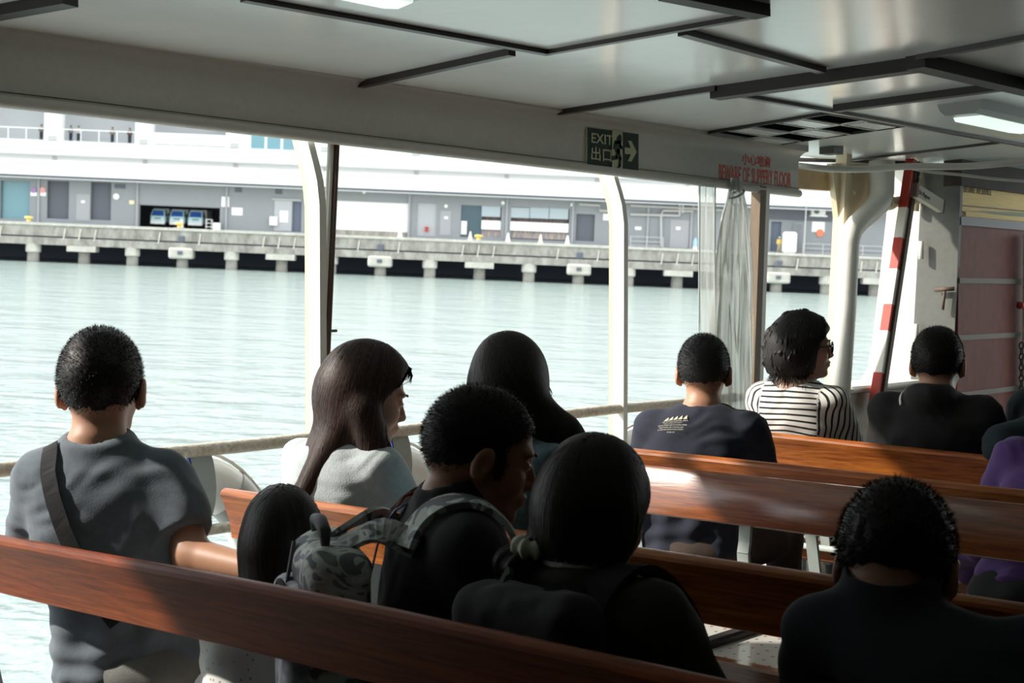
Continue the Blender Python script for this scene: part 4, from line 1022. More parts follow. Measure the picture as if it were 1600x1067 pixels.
def hair_mat(name, col, rough=.5, hi=3.2):
    m = mat(name, col, rough=rough, bump=.10, bscale=220, spec=.3, stretch=(1, 1, .15)); t = m.node_tree; b = t.nodes['Principled BSDF']
    a = t.nodes.new('ShaderNodeAttribute'); a.attribute_name = 'tone'; mx = t.nodes.new('ShaderNodeMix'); mx.data_type = 'RGBA'  # lighter strands put highlights into the hair colour
    mx.inputs[6].default_value = (*[c*.7 for c in col], 1); mx.inputs[7].default_value = (*[c*hi for c in col], 1)
    t.links.new(a.outputs['Fac'], mx.inputs[0]); t.links.new(mx.outputs[2], b.inputs['Base Color']); return m
M_HAIR = hair_mat('black hair', (.012, .010, .009)); M_HAIRB = hair_mat('dark brown hair', (.024, .013, .010), hi=4.5); M_HAIRG = hair_mat('black hair with grey', (.035, .034, .034), .5)
M_EYE = mat('eye white', (.7, .68, .64), rough=.2); M_IRIS = mat('dark iris', (.02, .01, .008), rough=.1)
M_SOLE = mat('dark shoe', (.02, .02, .022), rough=.6)
def cloth(name, col, noise=.18, bump=.10, rough=.9, bscale=260, sheen=None):
    if sheen is None: sheen = .15 if max(col) > .08 else .02
    return mat(name, col, rough=rough, noise=noise, nscale=60, bump=bump, bscale=bscale, sheen=sheen)

def head_sdf(L, s, male=True, ears=True):
    L = L/s
    Ly = L.copy(); Ly[:, 1] = np.abs(L[:, 1])
    d = ell(L, (-.012, 0, .035), (.100, .077, .090)); d = smin(d, ell(L, (-.038, 0, .008), (.070, .066, .072)), .03)
    d = smin(d, ell(L, (.034, 0, -.025), (.058, .058, .085)), .025)
    j = 1.0 if male else .9
    d = smin(d, ell(L, (.030, 0, -.072), (.056, .052*j, .040)), .025)
    d = smin(d, ell(L, (.076, 0, -.098), (.019, .021*j, .016)), .022)
    d = smin(d, ell(Ly, (.060, .040, -.026), (.027, .022, .027)), .02)
    d = smin(d, ell(Ly, (.080, .028, .031), (.014, .026, .009)), .014)
    d = smax(d, -ell(Ly, (.102, .032, .011), (.020, .019, .012)), .012)
    d = smin(d, ell(Ly, (.0785, .031, .008), (.0135, .0145, .0118)), .003)
    d = smin(d, cone(L, (.090, 0, .014), (.109, 0, -.026), .0065, .0105), .012)
    d = smin(d, ell(Ly, (.099, .0115, -.031), (.012, .008, .0075)), .006)
    d = smin(d, ell(L, (.088, 0, -.058), (.014, .026, .016)), .014)
    d = smin(d, ell(L, (.099, 0, -.0545), (.008, .021, .0052)), .004); d = smin(d, ell(L, (.097, 0, -.0665), (.008, .018, .0058)), .004)
    d = smax(d, -ell(L, (.106, 0, -.0605), (.010, .024, .0016)), .003)
    if ears:
        c, s_ = math.cos(.25), math.sin(.25); Re = np.array([[c, 0, s_], [0, 1, 0], [-s_, 0, c]])
        e_ = ell(Ly, (-.004, .088, -.004), (.020, .010, .034), Re)
        e_ = smin(e_, ell(Ly, (.000, .078, -.030), (.010, .007, .012)), .006)
        e_ = smax(e_, -ell(Ly, (.001, .098, -.002), (.011, .007, .020), Re), .004)
        d = smin(d, e_, .006)
    return d*s
def hand_sdf(P, w, d, up, side, curl, s):
    """w wrist, d direction of the hand, up back-of-hand normal, side = thumb side"""
    w, d, up, side = (np.array(x, dtype=float) for x in (w, d, up, side))
    R = np.stack([d, side, up], 1); L = (P-A3(w)) @ R.astype(f32)/s
    r = rbox(L, (.052, 0, 0), (.046, .038, .013), .012); r = smin(r, cone(L, (0, 0, 0), (.03, 0, 0), .027, .024), .02)
    for y, ln, z0 in ((.029, .070, .0), (.0095, .080, .002), (-.0105, .074, .001), (-.029, .058, -.001)):
        a = (.094, y, z0); c1, c2 = curl*.7, curl*1.7
        b = (a[0]+ln*.5*math.cos(c1), y*1.08, a[2]-ln*.5*math.sin(c1)); e_ = (b[0]+ln*.5*math.cos(c2), y*1.1, b[2]-ln*.5*math.sin(c2))
        r = smin(r, cone(L, a, b, .0092, .0085), .004); r = smin(r, cone(L, b, e_, .0085, .0068), .003)
    r = smin(r, cone(L, (.022, .030, -.004), (.056, .060, -.014), .014, .0105), .008); r = smin(r, cone(L, (.056, .060, -.014), (.084, .062, -.024), .0105, .008), .003)
    return r*s

def strands(f, starts, steps, ds, off, width, grav, seed=1, jit=.25, taper=.5, free=.02, mask=None):
    rg = np.random.default_rng(seed); p = starts.copy(); n = len(p); e_ = .003
    g = np.tile(np.array(grav, dtype=float), (n, 1)) if np.ndim(grav) == 1 else np.array(grav, dtype=float)
    jv = rg.normal(0, 1, (n, 3))*jit; pts = []; nor = []
    dead = np.zeros(n, dtype=bool); offs = off+rg.uniform(0, .5, n)*off
    for k in range(steps+1):
        P = p.astype(f32); f0 = f(P); G = np.stack([f(P+A3((e_, 0, 0)))-f0, f(P+A3((0, e_, 0)))-f0, f(P+A3((0, 0, e_)))-f0], 1).astype(float)
        N = G/(np.linalg.norm(G, axis=1)[:, None]+1e-9)
        if k < 3 or True:
            down = (N*g).sum(1) > .75
            corr = np.clip(f0-offs, -.02, .02); corr = np.where(down & (k > 2), 0, corr); p = p-N*corr[:, None]
        pts.append(p.copy()); nor.append(N)
        gg = g+jv*(.35+.65*k/steps); T = gg-N*((gg*N).sum(1)*np.where(down, 0, 1))[:, None]; T /= (np.linalg.norm(T, axis=1)[:, None]+1e-9)
        dd = ds*np.ones(n) if np.ndim(ds) == 0 else ds
        pn = p+T*dd[:, None]
        if mask is not None: bad = mask(pn) | dead; dead = bad; pn = np.where(bad[:, None], p, pn)
        p = pn
    pts = np.array(pts); nor = np.array(nor); K = steps+1
    V = np.zeros((K, n, 2, 3))
    for k in range(K):
        t = pts[min(k+1, K-1)]-pts[max(k-1, 0)]; sd_ = np.cross(nor[k], t); sd_ /= (np.linalg.norm(sd_, axis=1)[:, None]+1e-9)
        wv = width*(1-(1-taper)*k/steps) if k < K-1 else width*.15
        V[k, :, 0] = pts[k]-sd_*wv/2; V[k, :, 1] = pts[k]+sd_*wv/2
    idx = np.arange(K*n*2).reshape(K, n, 2)
    Fq = np.stack([idx[:-1, :, 0], idx[:-1, :, 1], idx[1:, :, 1], idx[1:, :, 0]], -1).reshape(-1, 4)
    return V.reshape(-1, 3), Fq

def person(label, top, d, hb, hh, Xb, s=1.0, male=True, pitch=0, roll=0, build=1.0, pelvis=None, head_only=False,
           skin=M_SKIN, hair=M_HAIR, hair_style='short', hair_thick=.012, hair_extra=None, strand_bias=None, hairline=.052, nape=-.045,
           shirt=None, shirt_name='shirt', sleeve='short', trousers=None, armsL=None, armsR=None, hood=False, collar=0.0, wr=1.0,
           pelv_dx=.17, pelv_dy=0.0, lean=None, curls=0.0, stripes=False, res=1.0, shoes=True, shoulder=.172, neck_len=0.0, arms='both', hang=12, child=False, grp=None, shorts=False, nopen=0.0):
    hb, hh = math.radians(hb), math.radians(hh)
    H = np.array(at(top[0], top[1], d)) - np.array([0, 0, .135*s])
    fw = np.array([math.cos(hb), math.sin(hb), 0]); lf = np.array([-math.sin(hb), math.cos(hb), 0]); up = np.array([0, 0, 1.])
    Rh = rotm(hh, math.radians(pitch), math.radians(roll)); sc = s*build
    hf = np.array([math.cos(hh), math.sin(hh), 0])
    N = H + Rh@np.array([-.032, 0, -.068])*s + np.array([0, 0, -.034*s-neck_len]) - fw*.005
    pz = .535 if not child else .53
    Pv = np.array([Xb+pelv_dx, H[1]+pelv_dy, pz]) if pelvis is None else np.array([pelvis[0], pelvis[1], pz])
    root = empty('person', Matrix.Translation((float(Pv[0]), float(Pv[1]), .45)), label, 'person', grp)
    zN, zP = N[2], Pv[2]; T_h = zN-zP
    mid = Pv*.5+N*.5 - fw*.02; mid[2] = (zN+zP)/2
    tt = np.array([0, .28, .5, .68, .80, .88, .94, 1.0, 1.08])
    w_ = np.array([.180, .165, .172, .180, .178, .152, .108, .076, .06])*build*(1 if male else .90)
    dp = np.array([.125, .118, .118, .116, .108, .096, .078, .062, .055])*build
    if child: w_ *= .72; dp *= .75
    def torso(P, inf=0.0):
        t = (P[:, 2]-zP)/T_h; tc_ = np.clip(t, 0, 1)[:, None]
        c = (1-tc_)**2*Pv + 2*tc_*(1-tc_)*mid + tc_**2*N
        q = P-c.astype(f32); ql = np.abs(q@lf.astype(f32)); qf = np.abs(q@fw.astype(f32))
        W_ = np.interp(t, tt, w_).astype(f32)+inf; D_ = np.interp(t, tt, dp).astype(f32)+inf
        v = ((ql/W_)**2.3+(qf/D_)**2.3)**(1/2.3); dd = (v-1)*np.minimum(W_, D_)*.8
        dd = smax(dd, (zP-.085-inf)-P[:, 2], .05); return smax(dd, P[:, 2]-(zN+.01), .03)
    ts = .835; cS = (1-ts)**2*Pv+2*ts*(1-ts)*mid+ts**2*N
    shw = shoulder*build*(1 if male else .86)*(.70 if child else 1)
    J = {}
    for sg, nm in ((1, 'L'), (-1, 'R')):
        Sj = cS + lf*sg*shw + up*.0
        spec = armsL if sg == 1 else armsR
        k = .7 if child else 1.0
        if spec is None: E = Sj+(fw*.13+lf*sg*.05-up*.25)*k; Wr = E+(fw*.20-lf*sg*.10-up*.03)*k
        else:
            E, Wr = spec
            E = Sj+fw*E[0]+lf*E[1]+up*E[2] if len(E) == 3 and not isinstance(E, Vector) else np.array(E)
            Wr = E+fw*Wr[0]+lf*Wr[1]+up*Wr[2] if not isinstance(Wr, Vector) else np.array(Wr)
        J[nm] = (Sj, E, Wr, sg)
    ar = build*(1 if male else .85)*(.75 if child else 1)
    hands = []
    for nm in ('L', 'R'):
        Sj, E, Wr, sg = J[nm]; dh = (Wr-E)/np.linalg.norm(Wr-E); dh = dh+np.array([0, 0, -.25]); dh /= np.linalg.norm(dh)
        side = -lf*sg; side = side-dh*(side@dh)
        if np.linalg.norm(side) < .2: side = fw-dh*(fw@dh)
        side /= np.linalg.norm(side); un = np.cross(dh, side);
        if un[2] < 0: un = -un
        hands.append((Wr, dh, un, side))
    def body(P):
        L = (P-A3(H)) @ Rh.astype(f32)
        d_ = head_sdf(L, s, male)
        d_ = smin(d_, cone(P, H+Rh@np.array([-.022, 0, -.045])*s, N+up*.0, .053*s*(1 if male else .88)*(.85 if child else 1), .058*s*(1 if male else .85)*(.85 if child else 1)), .02)
        d_ = smin(d_, torso(P, -.014), .03)
        for nm, hd in zip(('L', 'R'), hands):
            Sj, E, Wr, sg = J[nm]
            a = smin(cone(P, Sj, E, .050*ar, .040*ar), cone(P, E, Wr, .041*ar, .027*ar), .02)
            a = smin(a, hand_sdf(P, *hd, .55, .95*s*(.7 if child else 1)), .015)
            d_ = smin(d_, a, .02)
        return d_
    allp = np.array([H+[0, 0, .17], H-[.13, .13, .15], H+[.13, .13, 0], Pv-[.25, .25, .12], Pv+[.25, .25, 0]]+[j[1]-.1 for j in J.values()]+[j[1]+.1 for j in J.values()]+[j[2]-.22 for j in J.values()]+[j[2]+.22 for j in J.values()]+[j[0]-.13 for j in J.values()]+[j[0]+.13 for j in J.values()])
    lo, hi = allp.min(0), allp.max(0)
    V, Fq = mesh_sdf(body, lo, hi, .0055*res)
    L = ((V-H) @ Rh)/s; lip = np.clip(1-np.sqrt(((L[:, 0]-.100)/.018)**2+(L[:, 1]/.024)**2+((L[:, 2]+.060)/.0105)**2), 0, .35)/.35
    bo = fast_mesh('body', V, Fq, skin, root, {'lip': lip*(.45 if male else .9)})
    # eyes and brows as sub-parts
    for sg in (-1, 1):
        c = H+Rh@(np.array([.0835, sg*.031, .0085])*s)
        for rr, off, m_, nm in ((.0098, 0, M_EYE, 'eyeball'), (.0048, .0062, M_IRIS, 'iris')):
            b = MB(); cc = Vector(c+Rh@(np.array([off, 0, -.001])*s))
            b.lathe([(rr*s*math.sin(PI*i/8)+1e-5, -rr*s*math.cos(PI*i/8)) for i in range(9)], cc, 12); b.build(nm, m_, bo, smooth=True)
        pts = [Vector(H+Rh@(np.array([.0975-.30*abs(y-.028)**1.0*.45, sg*y, .030+.004*math.sin((y-.012)/.034*PI)])*s)) for y in (.012, .020, .030, .040, .047)]
        MB().tube(pts, [.0026*s, .0034*s, .0032*s, .0026*s, .001*s], 6).build('eyebrow', hair, bo, smooth=True)
    # ---- hair
    tk = hair_thick
    def hsdf_local(L):
        L = L/s; Ly = L.copy(); Ly[:, 1] = np.abs(L[:, 1])
        a = ell(L, (-.012, 0, .037), (.100+tk, .077+tk*.8, .090+tk*1.15)); a = smin(a, ell(L, (-.038, 0, .008), (.070+tk*.9, .066+tk*.7, .072+tk*.5)), .03)
        return a, L, Ly
    if hair_style == 'short':
        def hs(P):
            a, L, Ly = hsdf_local((P-A3(H)) @ Rh.astype(f32))
            tp = np.clip((.035-L[:, 2])/.095, 0, 1); a = a+tk*.95*tp*tp*(3-2*tp)
            face = (L[:, 0]*.80+(hairline-L[:, 2])*1.0-.055)        # removes the face side below the hairline
            a = smax(a, face, .012)
            a = smax(a, -(L[:, 2]-nape+np.maximum(0, L[:, 0]+.03)*-.9), .02)
            a = smax(a, -ell(Ly, (.002, .085, -.012), (.022, .03, .036)), .006)
            a = smin(a, ell(Ly, (.032, .070, .0), (.010, .008, .030)), .006)
            return a*s
        lo2, hi2 = H-.17*s, H+.17*s
        V, Fq = mesh_sdf(hs, lo2, hi2, .0042*res); N_ = vnormals(V, Fq)
        V = V+N_*((vnoise(V*120, 3)*.0007+vnoise(V*40, 5)*.0012+curls*vnoise(V*70, 9))*s)[:, None]
        rg = np.random.default_rng(5); sel = rg.choice(len(V), min(len(V), 11000), replace=False)
        P0 = V[sel]; n_ = N_[sel]; back = -Rh[:, 0]*.5-up*.5+Rh[:, 2]*.2; fl = back-n_*(n_@back)[:, None]
        dr = n_*(.55+2.0*curls*60)+fl*.9+rg.normal(0, .35+curls*120, (len(sel), 3)); dr /= np.linalg.norm(dr, axis=1)[:, None]
        ln = (rg.uniform(.005, .010, len(sel))*(1+curls*60))[:, None]; sd_ = np.cross(dr, rg.normal(0, 1, (len(sel), 3))); sd_ /= np.linalg.norm(sd_, axis=1)[:, None]+1e-9
        q = np.stack([P0-sd_*.0007-n_*.002, P0+sd_*.0007-n_*.002, P0+dr*ln+sd_*.0002, P0+dr*ln-sd_*.0002], 1).reshape(-1, 3)
        fast_mesh('hair', V, Fq, hair, root, extra=(q, np.arange(len(q)).reshape(-1, 4)))
    else:
        Ry = rotm(hh)
        def hs(P):
            a, L, Ly = hsdf_local((P-A3(H)) @ Rh.astype(f32))
            face = (L[:, 0]*.85+(hairline-L[:, 2])*.9-.062); a = smax(a, face, .014)*s
            Lh = ((P-A3(H)) @ Ry.astype(f32))/s
            for it in hair_extra:
                if it[0] == 'cone': a = smin(a, cone(Lh, *it[1:5])*s, .02)
                elif it[0] == 'ell': a = smin(a, ell(Lh, it[1], it[2])*s, .03)
                elif it[0] == 'cut': a = smax(a, -ell(Lh, it[1], it[2])*s, .008)
            return a
        ex = np.array([[.14, .14, .17], [-.16, -.14, -.15]] + [[a_+b_ for a_, b_ in zip(it[1], (sgn_*.07,)*3)] for it in hair_extra for sgn_ in (-1, 1)] + [[a_+b_ for a_, b_ in zip(it[2], (sgn_*.06,)*3)] for it in hair_extra if it[0] == 'cone' for sgn_ in (-1, 1)])*s
        cw = np.array([[x, y, z] for x in (ex[:, 0].min(), ex[:, 0].max()) for y in (ex[:, 1].min(), ex[:, 1].max()) for z in (ex[:, 2].min(), ex[:, 2].max())]) @ Ry.T + H
        V, Fq = mesh_sdf(hs, cw.min(0), cw.max(0), .005*res); N_ = vnormals(V, Fq)
        ang = np.arctan2(*(((V-H)@Ry)[:, [1, 0]]).T)
        V = V+N_*((.0030*np.sin(ang*46+2*vnoise(V*14, 2))+.0012*np.sin(ang*95+vnoise(V*20, 4)*2)+.003*vnoise(V*16, 7)+curls*(vnoise(V*48, 9)+.8*vnoise(V*26, 10)))*s)[:, None]
        rg = np.random.default_rng(11); cand = np.where(((V-H)[:, 2] > .015*s))[0]; ns = 3200
        st_ = V[rg.choice(cand, ns)]
        g = np.array([0, 0, -1.]) if strand_bias is None else np.array(Ry@np.array(strand_bias))
        def fmask(p):
            q = ((p-H)@Rh)/s; return (q[:, 0] > .040) & (np.abs(q[:, 1]) < .12) & (q[:, 2] < .045) & (q[:, 2] > -.125)
        ex_ = strands(hs, st_, hang, .022*s, .003, .0030, g, jit=.16+curls*60, mask=fmask)
        tone = np.concatenate([.15+.15*np.sin(ang*46), np.broadcast_to(rg.beta(1.2, 3, ns)[None, :, None], (hang+1, ns, 2)).ravel()])
        fast_mesh('hair', V, Fq, hair, root, attr={'tone': tone}, extra=ex_)
    # ---- shirt
    sl = .0 if sleeve is None else 1
    def shirt_sdf(P):
        a = torso(P, .006)
        a = smin(a, cone(P, cS-lf*shw*.8, cS+lf*shw*.8, .050*ar, .050*ar), .045)
        for nm in ('L', 'R'):
            Sj, E, Wr, sg = J[nm]
            if sleeve == 'short':
                e_ = Sj+(E-Sj)*.74; c_s = cone(P, Sj, e_+(e_-Sj)*.3, .060*ar, .066*ar); dr = (E-Sj)/np.linalg.norm(E-Sj)
                c_s = smax(c_s, (P-A3(e_))@dr.astype(f32), .004)
                a = smin(a, c_s, .035)
            elif sleeve == 'long':
                c_s = smin(cone(P, Sj, E, .062*ar*wr, .052*ar*wr), cone(P, E, Wr, .052*ar*wr, .040*ar*wr), .025); dr = (Wr-E)/np.linalg.norm(Wr-E)
                c_s = smax(c_s, (P-A3(Wr-dr*.0))@dr.astype(f32), .006); a = smin(a, c_s, .04)
        # neckline opening
        nb = cone(P, N-up*.06+fw*.0, N+up*.12+hf*.0, (.062+nopen)*s, (.062+nopen*1.6)*s)
        if collar <= 0: a = smax(a, -(nb+.002), .012)
        if collar > 0:
            nk = cone(P, N-up*.02, N+up*collar, .072*s, .068*s); a = smin(a, nk, .03); a = smax(a, -(cone(P, N-up*.01, N+up*.2, .056*s, .058*s)), .006); a = smax(a, (P-A3(N+up*collar))@(up*.95-fw*.25).astype(f32), .008)
        if hood:
            hc = N-fw*.075-up*.025; a = smin(a, ell(P, hc, (.085, .085, .055)), .04); a = smax(a, -ell(P, N-fw*.05+up*.05, (.06, .06, .035)), .02)
        a = smax(a, (zP-.09)-P[:, 2], .01)
        return a
    V, Fq = mesh_sdf(shirt_sdf, lo, hi, .0075*res); N_ = vnormals(V, Fq)
    fold = .006*vnoise(V*np.array([7, 7, 14]), 21)+.0045*vnoise(V*np.array([15, 15, 24])+3*vnoise(V*6, 8)[:, None], 22)
    rr = V@lf*0; z_ = V[:, 2]
    # hanging folds from the shoulders and bunching at the waist
    al = V@lf-cS@lf; fold += .004*np.sin((al*60+z_*16+2*vnoise(V*5, 3)))*np.clip((cS[2]-z_)/.3, 0, 1) + .005*np.sin(z_*85+al*14+3*vnoise(V*6, 31))*np.clip(1-(z_-zP)/.2, 0, 1)
    V = V+N_*fold[:, None]; V = relax(V, Fq, 1, .4)
    attr = None
    if stripes:
        al2 = np.abs(V@lf-cS@lf); j_ = (V@lf-cS@lf); sl_ = al2 > (shw*.80)
        # body stripes are level, sleeve stripes run across the arm
        dz = (V[:, 2]-zP)+.05*np.abs(j_)+.012*vnoise(V*7, 4)
        Sd = np.zeros(len(V)); 
        for nm in ('L', 'R'):
            Sj, E, Wr, sg = J[nm]; ax_ = (E-Sj)/np.linalg.norm(E-Sj); m_ = sl_ & ((j_ > 0) == (sg > 0)); q = (V-Sj)
            Sd[m_] = (q@fw)[m_]*.9+(q@lf)[m_]*sg*.35+10
        attr = {'stripe': np.where(sl_, Sd, dz)}
    fast_mesh(shirt_name, V, Fq, shirt, root, attr)
    # ---- trousers and shoes
    fb = np.array([1., 0, 0]) if abs(hb) < 1.2 else fw
    lb = np.array([-fb[1], fb[0], 0]); kk = .72 if child else 1.0
    hips = [(Pv+lb*sg*.085*kk, Pv+fb*.42*kk+lb*sg*.12*kk+up*-.005, sg) for sg in (1, -1)]
    def tr(P):
        a = None
        for hp, kn, sg in hips:
            an = np.array([kn[0]+.03, kn[1], .10 if not child else .2]); kz = kn.copy()
            c_ = smin(cone(P, hp, kz, .086*build*kk, .066*build*kk), cone(P, kz, an if not shorts else kz+up*-.04, .066*kk, .052*kk), .03)
            a = c_ if a is None else smin(a, c_, .03)
        a = smin(a, ell(P, Pv-up*.005, (.14*build*kk, .175*build*kk, .09)), .04)
        return a
    lo3 = np.minimum(Pv, hips[0][1])-[.25, .3, .55]; hi3 = np.maximum(Pv, hips[0][1])+[.2, .3, .2]; lo3[2] = .03
    V, Fq = mesh_sdf(tr, lo3, hi3, .010*res); N_ = vnormals(V, Fq); V = V+N_*(.006*vnoise(V*16, 41))[:, None]
    fast_mesh('trousers' if not shorts else 'shorts', V, Fq, trousers, root)
    if shoes:
        for hp, kn, sg in hips:
            an = np.array([kn[0]+.03, kn[1], .10 if not child else .2]); z0 = an[2]-.06
            def sh(P): return smax(smin(smin(ell(P, an+[.09, 0, -.055], (.13*kk, .045*kk, .04)), ell(P, an+[.0, 0, -.04], (.055*kk, .04*kk, .05)), .03), cone(P, an+[0, 0, -.03], an+[0, 0, .03], .042*kk, .045*kk), .02), (an[2]-.095)-P[:, 2], .005)
            V, Fq = mesh_sdf(sh, an-[.12, .1, .12], an+[.28, .1, .1], .010); fast_mesh('shoe', V, Fq, M_SOLE, root)
            if shorts:
                def sn(P): return cone(P, kn-up*.02, an, .056, .036)
                V, Fq = mesh_sdf(sn, np.minimum(kn, an)-.1, np.maximum(kn, an)+.1, .009); fast_mesh('shin', V, Fq, skin, root)
    return dict(root=root, H=H, N=N, Pv=Pv, fw=fw, lf=lf, up=up, cS=cS, J=J, Rh=Rh, hs=hs, torso=torso, shirt=shirt_sdf, s=s)

def project(f, pts, off):
    P = np.array(pts, dtype=float); e_ = .003
    for _ in range(4):
        Pf = P.astype(f32); f0 = f(Pf); G = np.stack([f(Pf+A3((e_, 0, 0)))-f0, f(Pf+A3((0, e_, 0)))-f0, f(Pf+A3((0, 0, e_)))-f0], 1).astype(float)
        N = G/(np.linalg.norm(G, axis=1)[:, None]+1e-9); P = P-N*(f0-off)[:, None]
    return P, N
def strap(name, f, pts, width, thick, m, parent, off=.008, n=28, proj=True):
    """flat band laid over the surface f through the given points"""
    pts = [Vector(p) for p in pts]; R_ = []
    for i in range(len(pts)-1):
        p0 = pts[max(i-1, 0)]; p1 = pts[i]; p2 = pts[i+1]; p3 = pts[min(i+2, len(pts)-1)]
        for k in range(8):
            t = k/8; R_.append(tuple(.5*((2*p1)+(p2-p0)*t+(2*p0-5*p1+4*p2-p3)*t*t+(3*p1-p0-3*p2+p3)*t**3)))
    R_.append(tuple(pts[-1])); R_ = np.array(R_)
    P, N = project(f, R_, off)
    if not proj: P = R_
    P = np.concatenate([P[:1], (P[:-2]+2*P[1:-1]+P[2:])/4, P[-1:]])
    T = np.gradient(P, axis=0); T /= np.linalg.norm(T, axis=1)[:, None]; Sd = np.cross(T, N); Sd /= np.linalg.norm(Sd, axis=1)[:, None]; N2 = np.cross(Sd, T)
    V = np.stack([P-Sd*width/2, P-Sd*width/2+N2*thick, P+Sd*width/2+N2*thick, P+Sd*width/2], 1).reshape(-1, 3); Fc = []
    for i in range(len(P)-1):
        for k in range(4): Fc.append((i*4+k, i*4+(k+1) % 4, (i+1)*4+(k+1) % 4, (i+1)*4+k))
    Fc += [(0, 1, 2, 3), tuple((len(P)-1)*4+k for k in (3, 2, 1, 0))]
    return make(name, V, Fc, m, parent)
# ---------------------------------------------------------------- the passengers
C_BLACK = cloth('black cloth', (.008, .008, .010)); C_JEANS = cloth('dark jeans', (.03, .035, .05)); C_GREYT = cloth('grey trousers', (.16, .16, .15))
C_SLATE = cloth('slate grey cotton', (.135, .165, .20)); C_PALE = cloth('pale blue grey knit', (.50, .56, .58), bump=.2)
C_NAVY = cloth('navy cotton', (.018, .022, .040)); C_DENIM = cloth('washed denim', (.10, .165, .20), noise=.35); C_OLIVE = cloth('dark olive cotton', (.030, .026, .020))
C_PURPLE = cloth('purple cloth', (.10, .04, .20)); C_TEAL = cloth('dark teal padded cloth', (.008, .020, .026)); C_HOOD = cloth('charcoal hoodie', (.014, .013, .014)); C_DSHIRT = cloth('dark blue shirt', (.012, .014, .022))
def dotted():
    m = mat('white coat with small grey dots', (.62, .62, .60), rough=.9); t = m.node_tree; b = t.nodes['Principled BSDF']
    v = t.nodes.new('ShaderNodeTexVoronoi'); v.inputs['Scale'].default_value = 55; r = t.nodes.new('ShaderNodeValToRGB'); r.color_ramp.elements[0].position = .10; r.color_ramp.elements[0].color = (.22, .20, .20, 1); r.color_ramp.elements[1].position = .2; r.color_ramp.elements[1].color = (.62, .62, .60, 1)
    tcn = t.nodes.new('ShaderNodeTexCoord'); t.links.new(tcn.outputs['Object'], v.inputs[0]); t.links.new(v.outputs['Distance'], r.inputs[0]); t.links.new(r.outputs[0], b.inputs['Base Color']); return m
C_DOT = dotted()
def striped():
    m = bpy.data.materials.new('white knit with black stripes'); m.use_nodes = True; t = m.node_tree; b = t.nodes['Principled BSDF']; b.inputs['Roughness'].default_value = .9
    a = t.nodes.new('ShaderNodeAttribute'); a.attribute_name = 'stripe'; ml = t.nodes.new('ShaderNodeMath'); ml.operation = 'MULTIPLY'; ml.inputs[1].default_value = 46
    fr = t.nodes.new('ShaderNodeMath'); fr.operation = 'FRACT'; lt = t.nodes.new('ShaderNodeMath'); lt.operation = 'LESS_THAN'; lt.inputs[1].default_value = .33
    mx = t.nodes.new('ShaderNodeMix'); mx.data_type = 'RGBA'; mx.inputs[6].default_value = (.74, .72, .68, 1); mx.inputs[7].default_value = (.012, .012, .014, 1)
    for x, y in ((a.outputs['Fac'], ml.inputs[0]), (ml.outputs[0], fr.inputs[0]), (fr.outputs[0], lt.inputs[0]), (lt.outputs[0], mx.inputs[0]), (mx.outputs[2], b.inputs['Base Color'])): t.links.new(x, y)
    return m
C_STRIPE = striped(); C_W0 = cloth('white collar cotton', (.6, .6, .6))

# 1 man in grey tee
p1 = person('man in slate grey T-shirt with crossbody strap looking at the water', (158, 514), 3.38, 44, 46, 1.63, s=1.10, build=1.03, shoulder=.145, pitch=4, nape=-.075,
            shirt=C_SLATE, shirt_name='t_shirt', trousers=C_GREYT, pelvis=(1.86, 2.84), collar=.014,
            armsR=(Vector(at(300, 868, 3.24)), Vector(at(412, 892, 3.12))), armsL=((.12, .06, -.24), (.20, -.10, .0)), hair_thick=.011)
f, N, fw, lf, up, cS = (p1[k] for k in ('shirt', 'N', 'fw', 'lf', 'up', 'cS'))
strap('crossbody_strap', f, [N+lf*.085-fw*.035-up*.03, N+lf*.07-fw*.09-up*.09, N+lf*.02-fw*.14-up*.22, N-lf*.06-fw*.14-up*.36, N-lf*.085-fw*.14-up*.40], .038, .003, cloth('dark strap webbing', (.018, .019, .022)), p1['root'], off=.006)
sbg = at(328, 870, 3.36)
t = empty('sling_bag', Matrix.Translation(sbg), 'small black sling bag beside the elbow of the man in grey', 'bag')
V, Fq = mesh_sdf(lambda P: rbox(P, sbg-Vector((0, 0, .03)), (.032, .02, .028), .015), np.array(sbg)-.12, np.array(sbg)+.12, .006); fast_mesh('pouch', V, Fq, C_BLACK, t)
MB().tube([sbg+Vector((-.02, 0, .008)), sbg+Vector((0, 0, .020)), sbg+Vector((.02, 0, .008))], .004, 6).build('loop', C_BLACK, t)
# 2 child
bob = [('ell', (-.02, 0, -.02), (.108, .098, .10)), ('ell', (-.03, 0, -.085), (.088, .092, .085)), ('cut', (.10, 0, -.06), (.075, .10, .11)), ('cut', (0, 0, -.235), (.2, .2, .075))]
p2 = person('small child with straight dark bob sitting beside the man in grey', (441, 766), 3.0, 48, 50, 1.63, s=.88, male=False, child=True, pitch=2, hair_style='long', hair_extra=bob, hair_thick=.018,
            shirt=C_DOT, shirt_name='coat', sleeve='long', trousers=C_GREYT, hair=M_HAIR, skin=M_SKINF, hang=10)
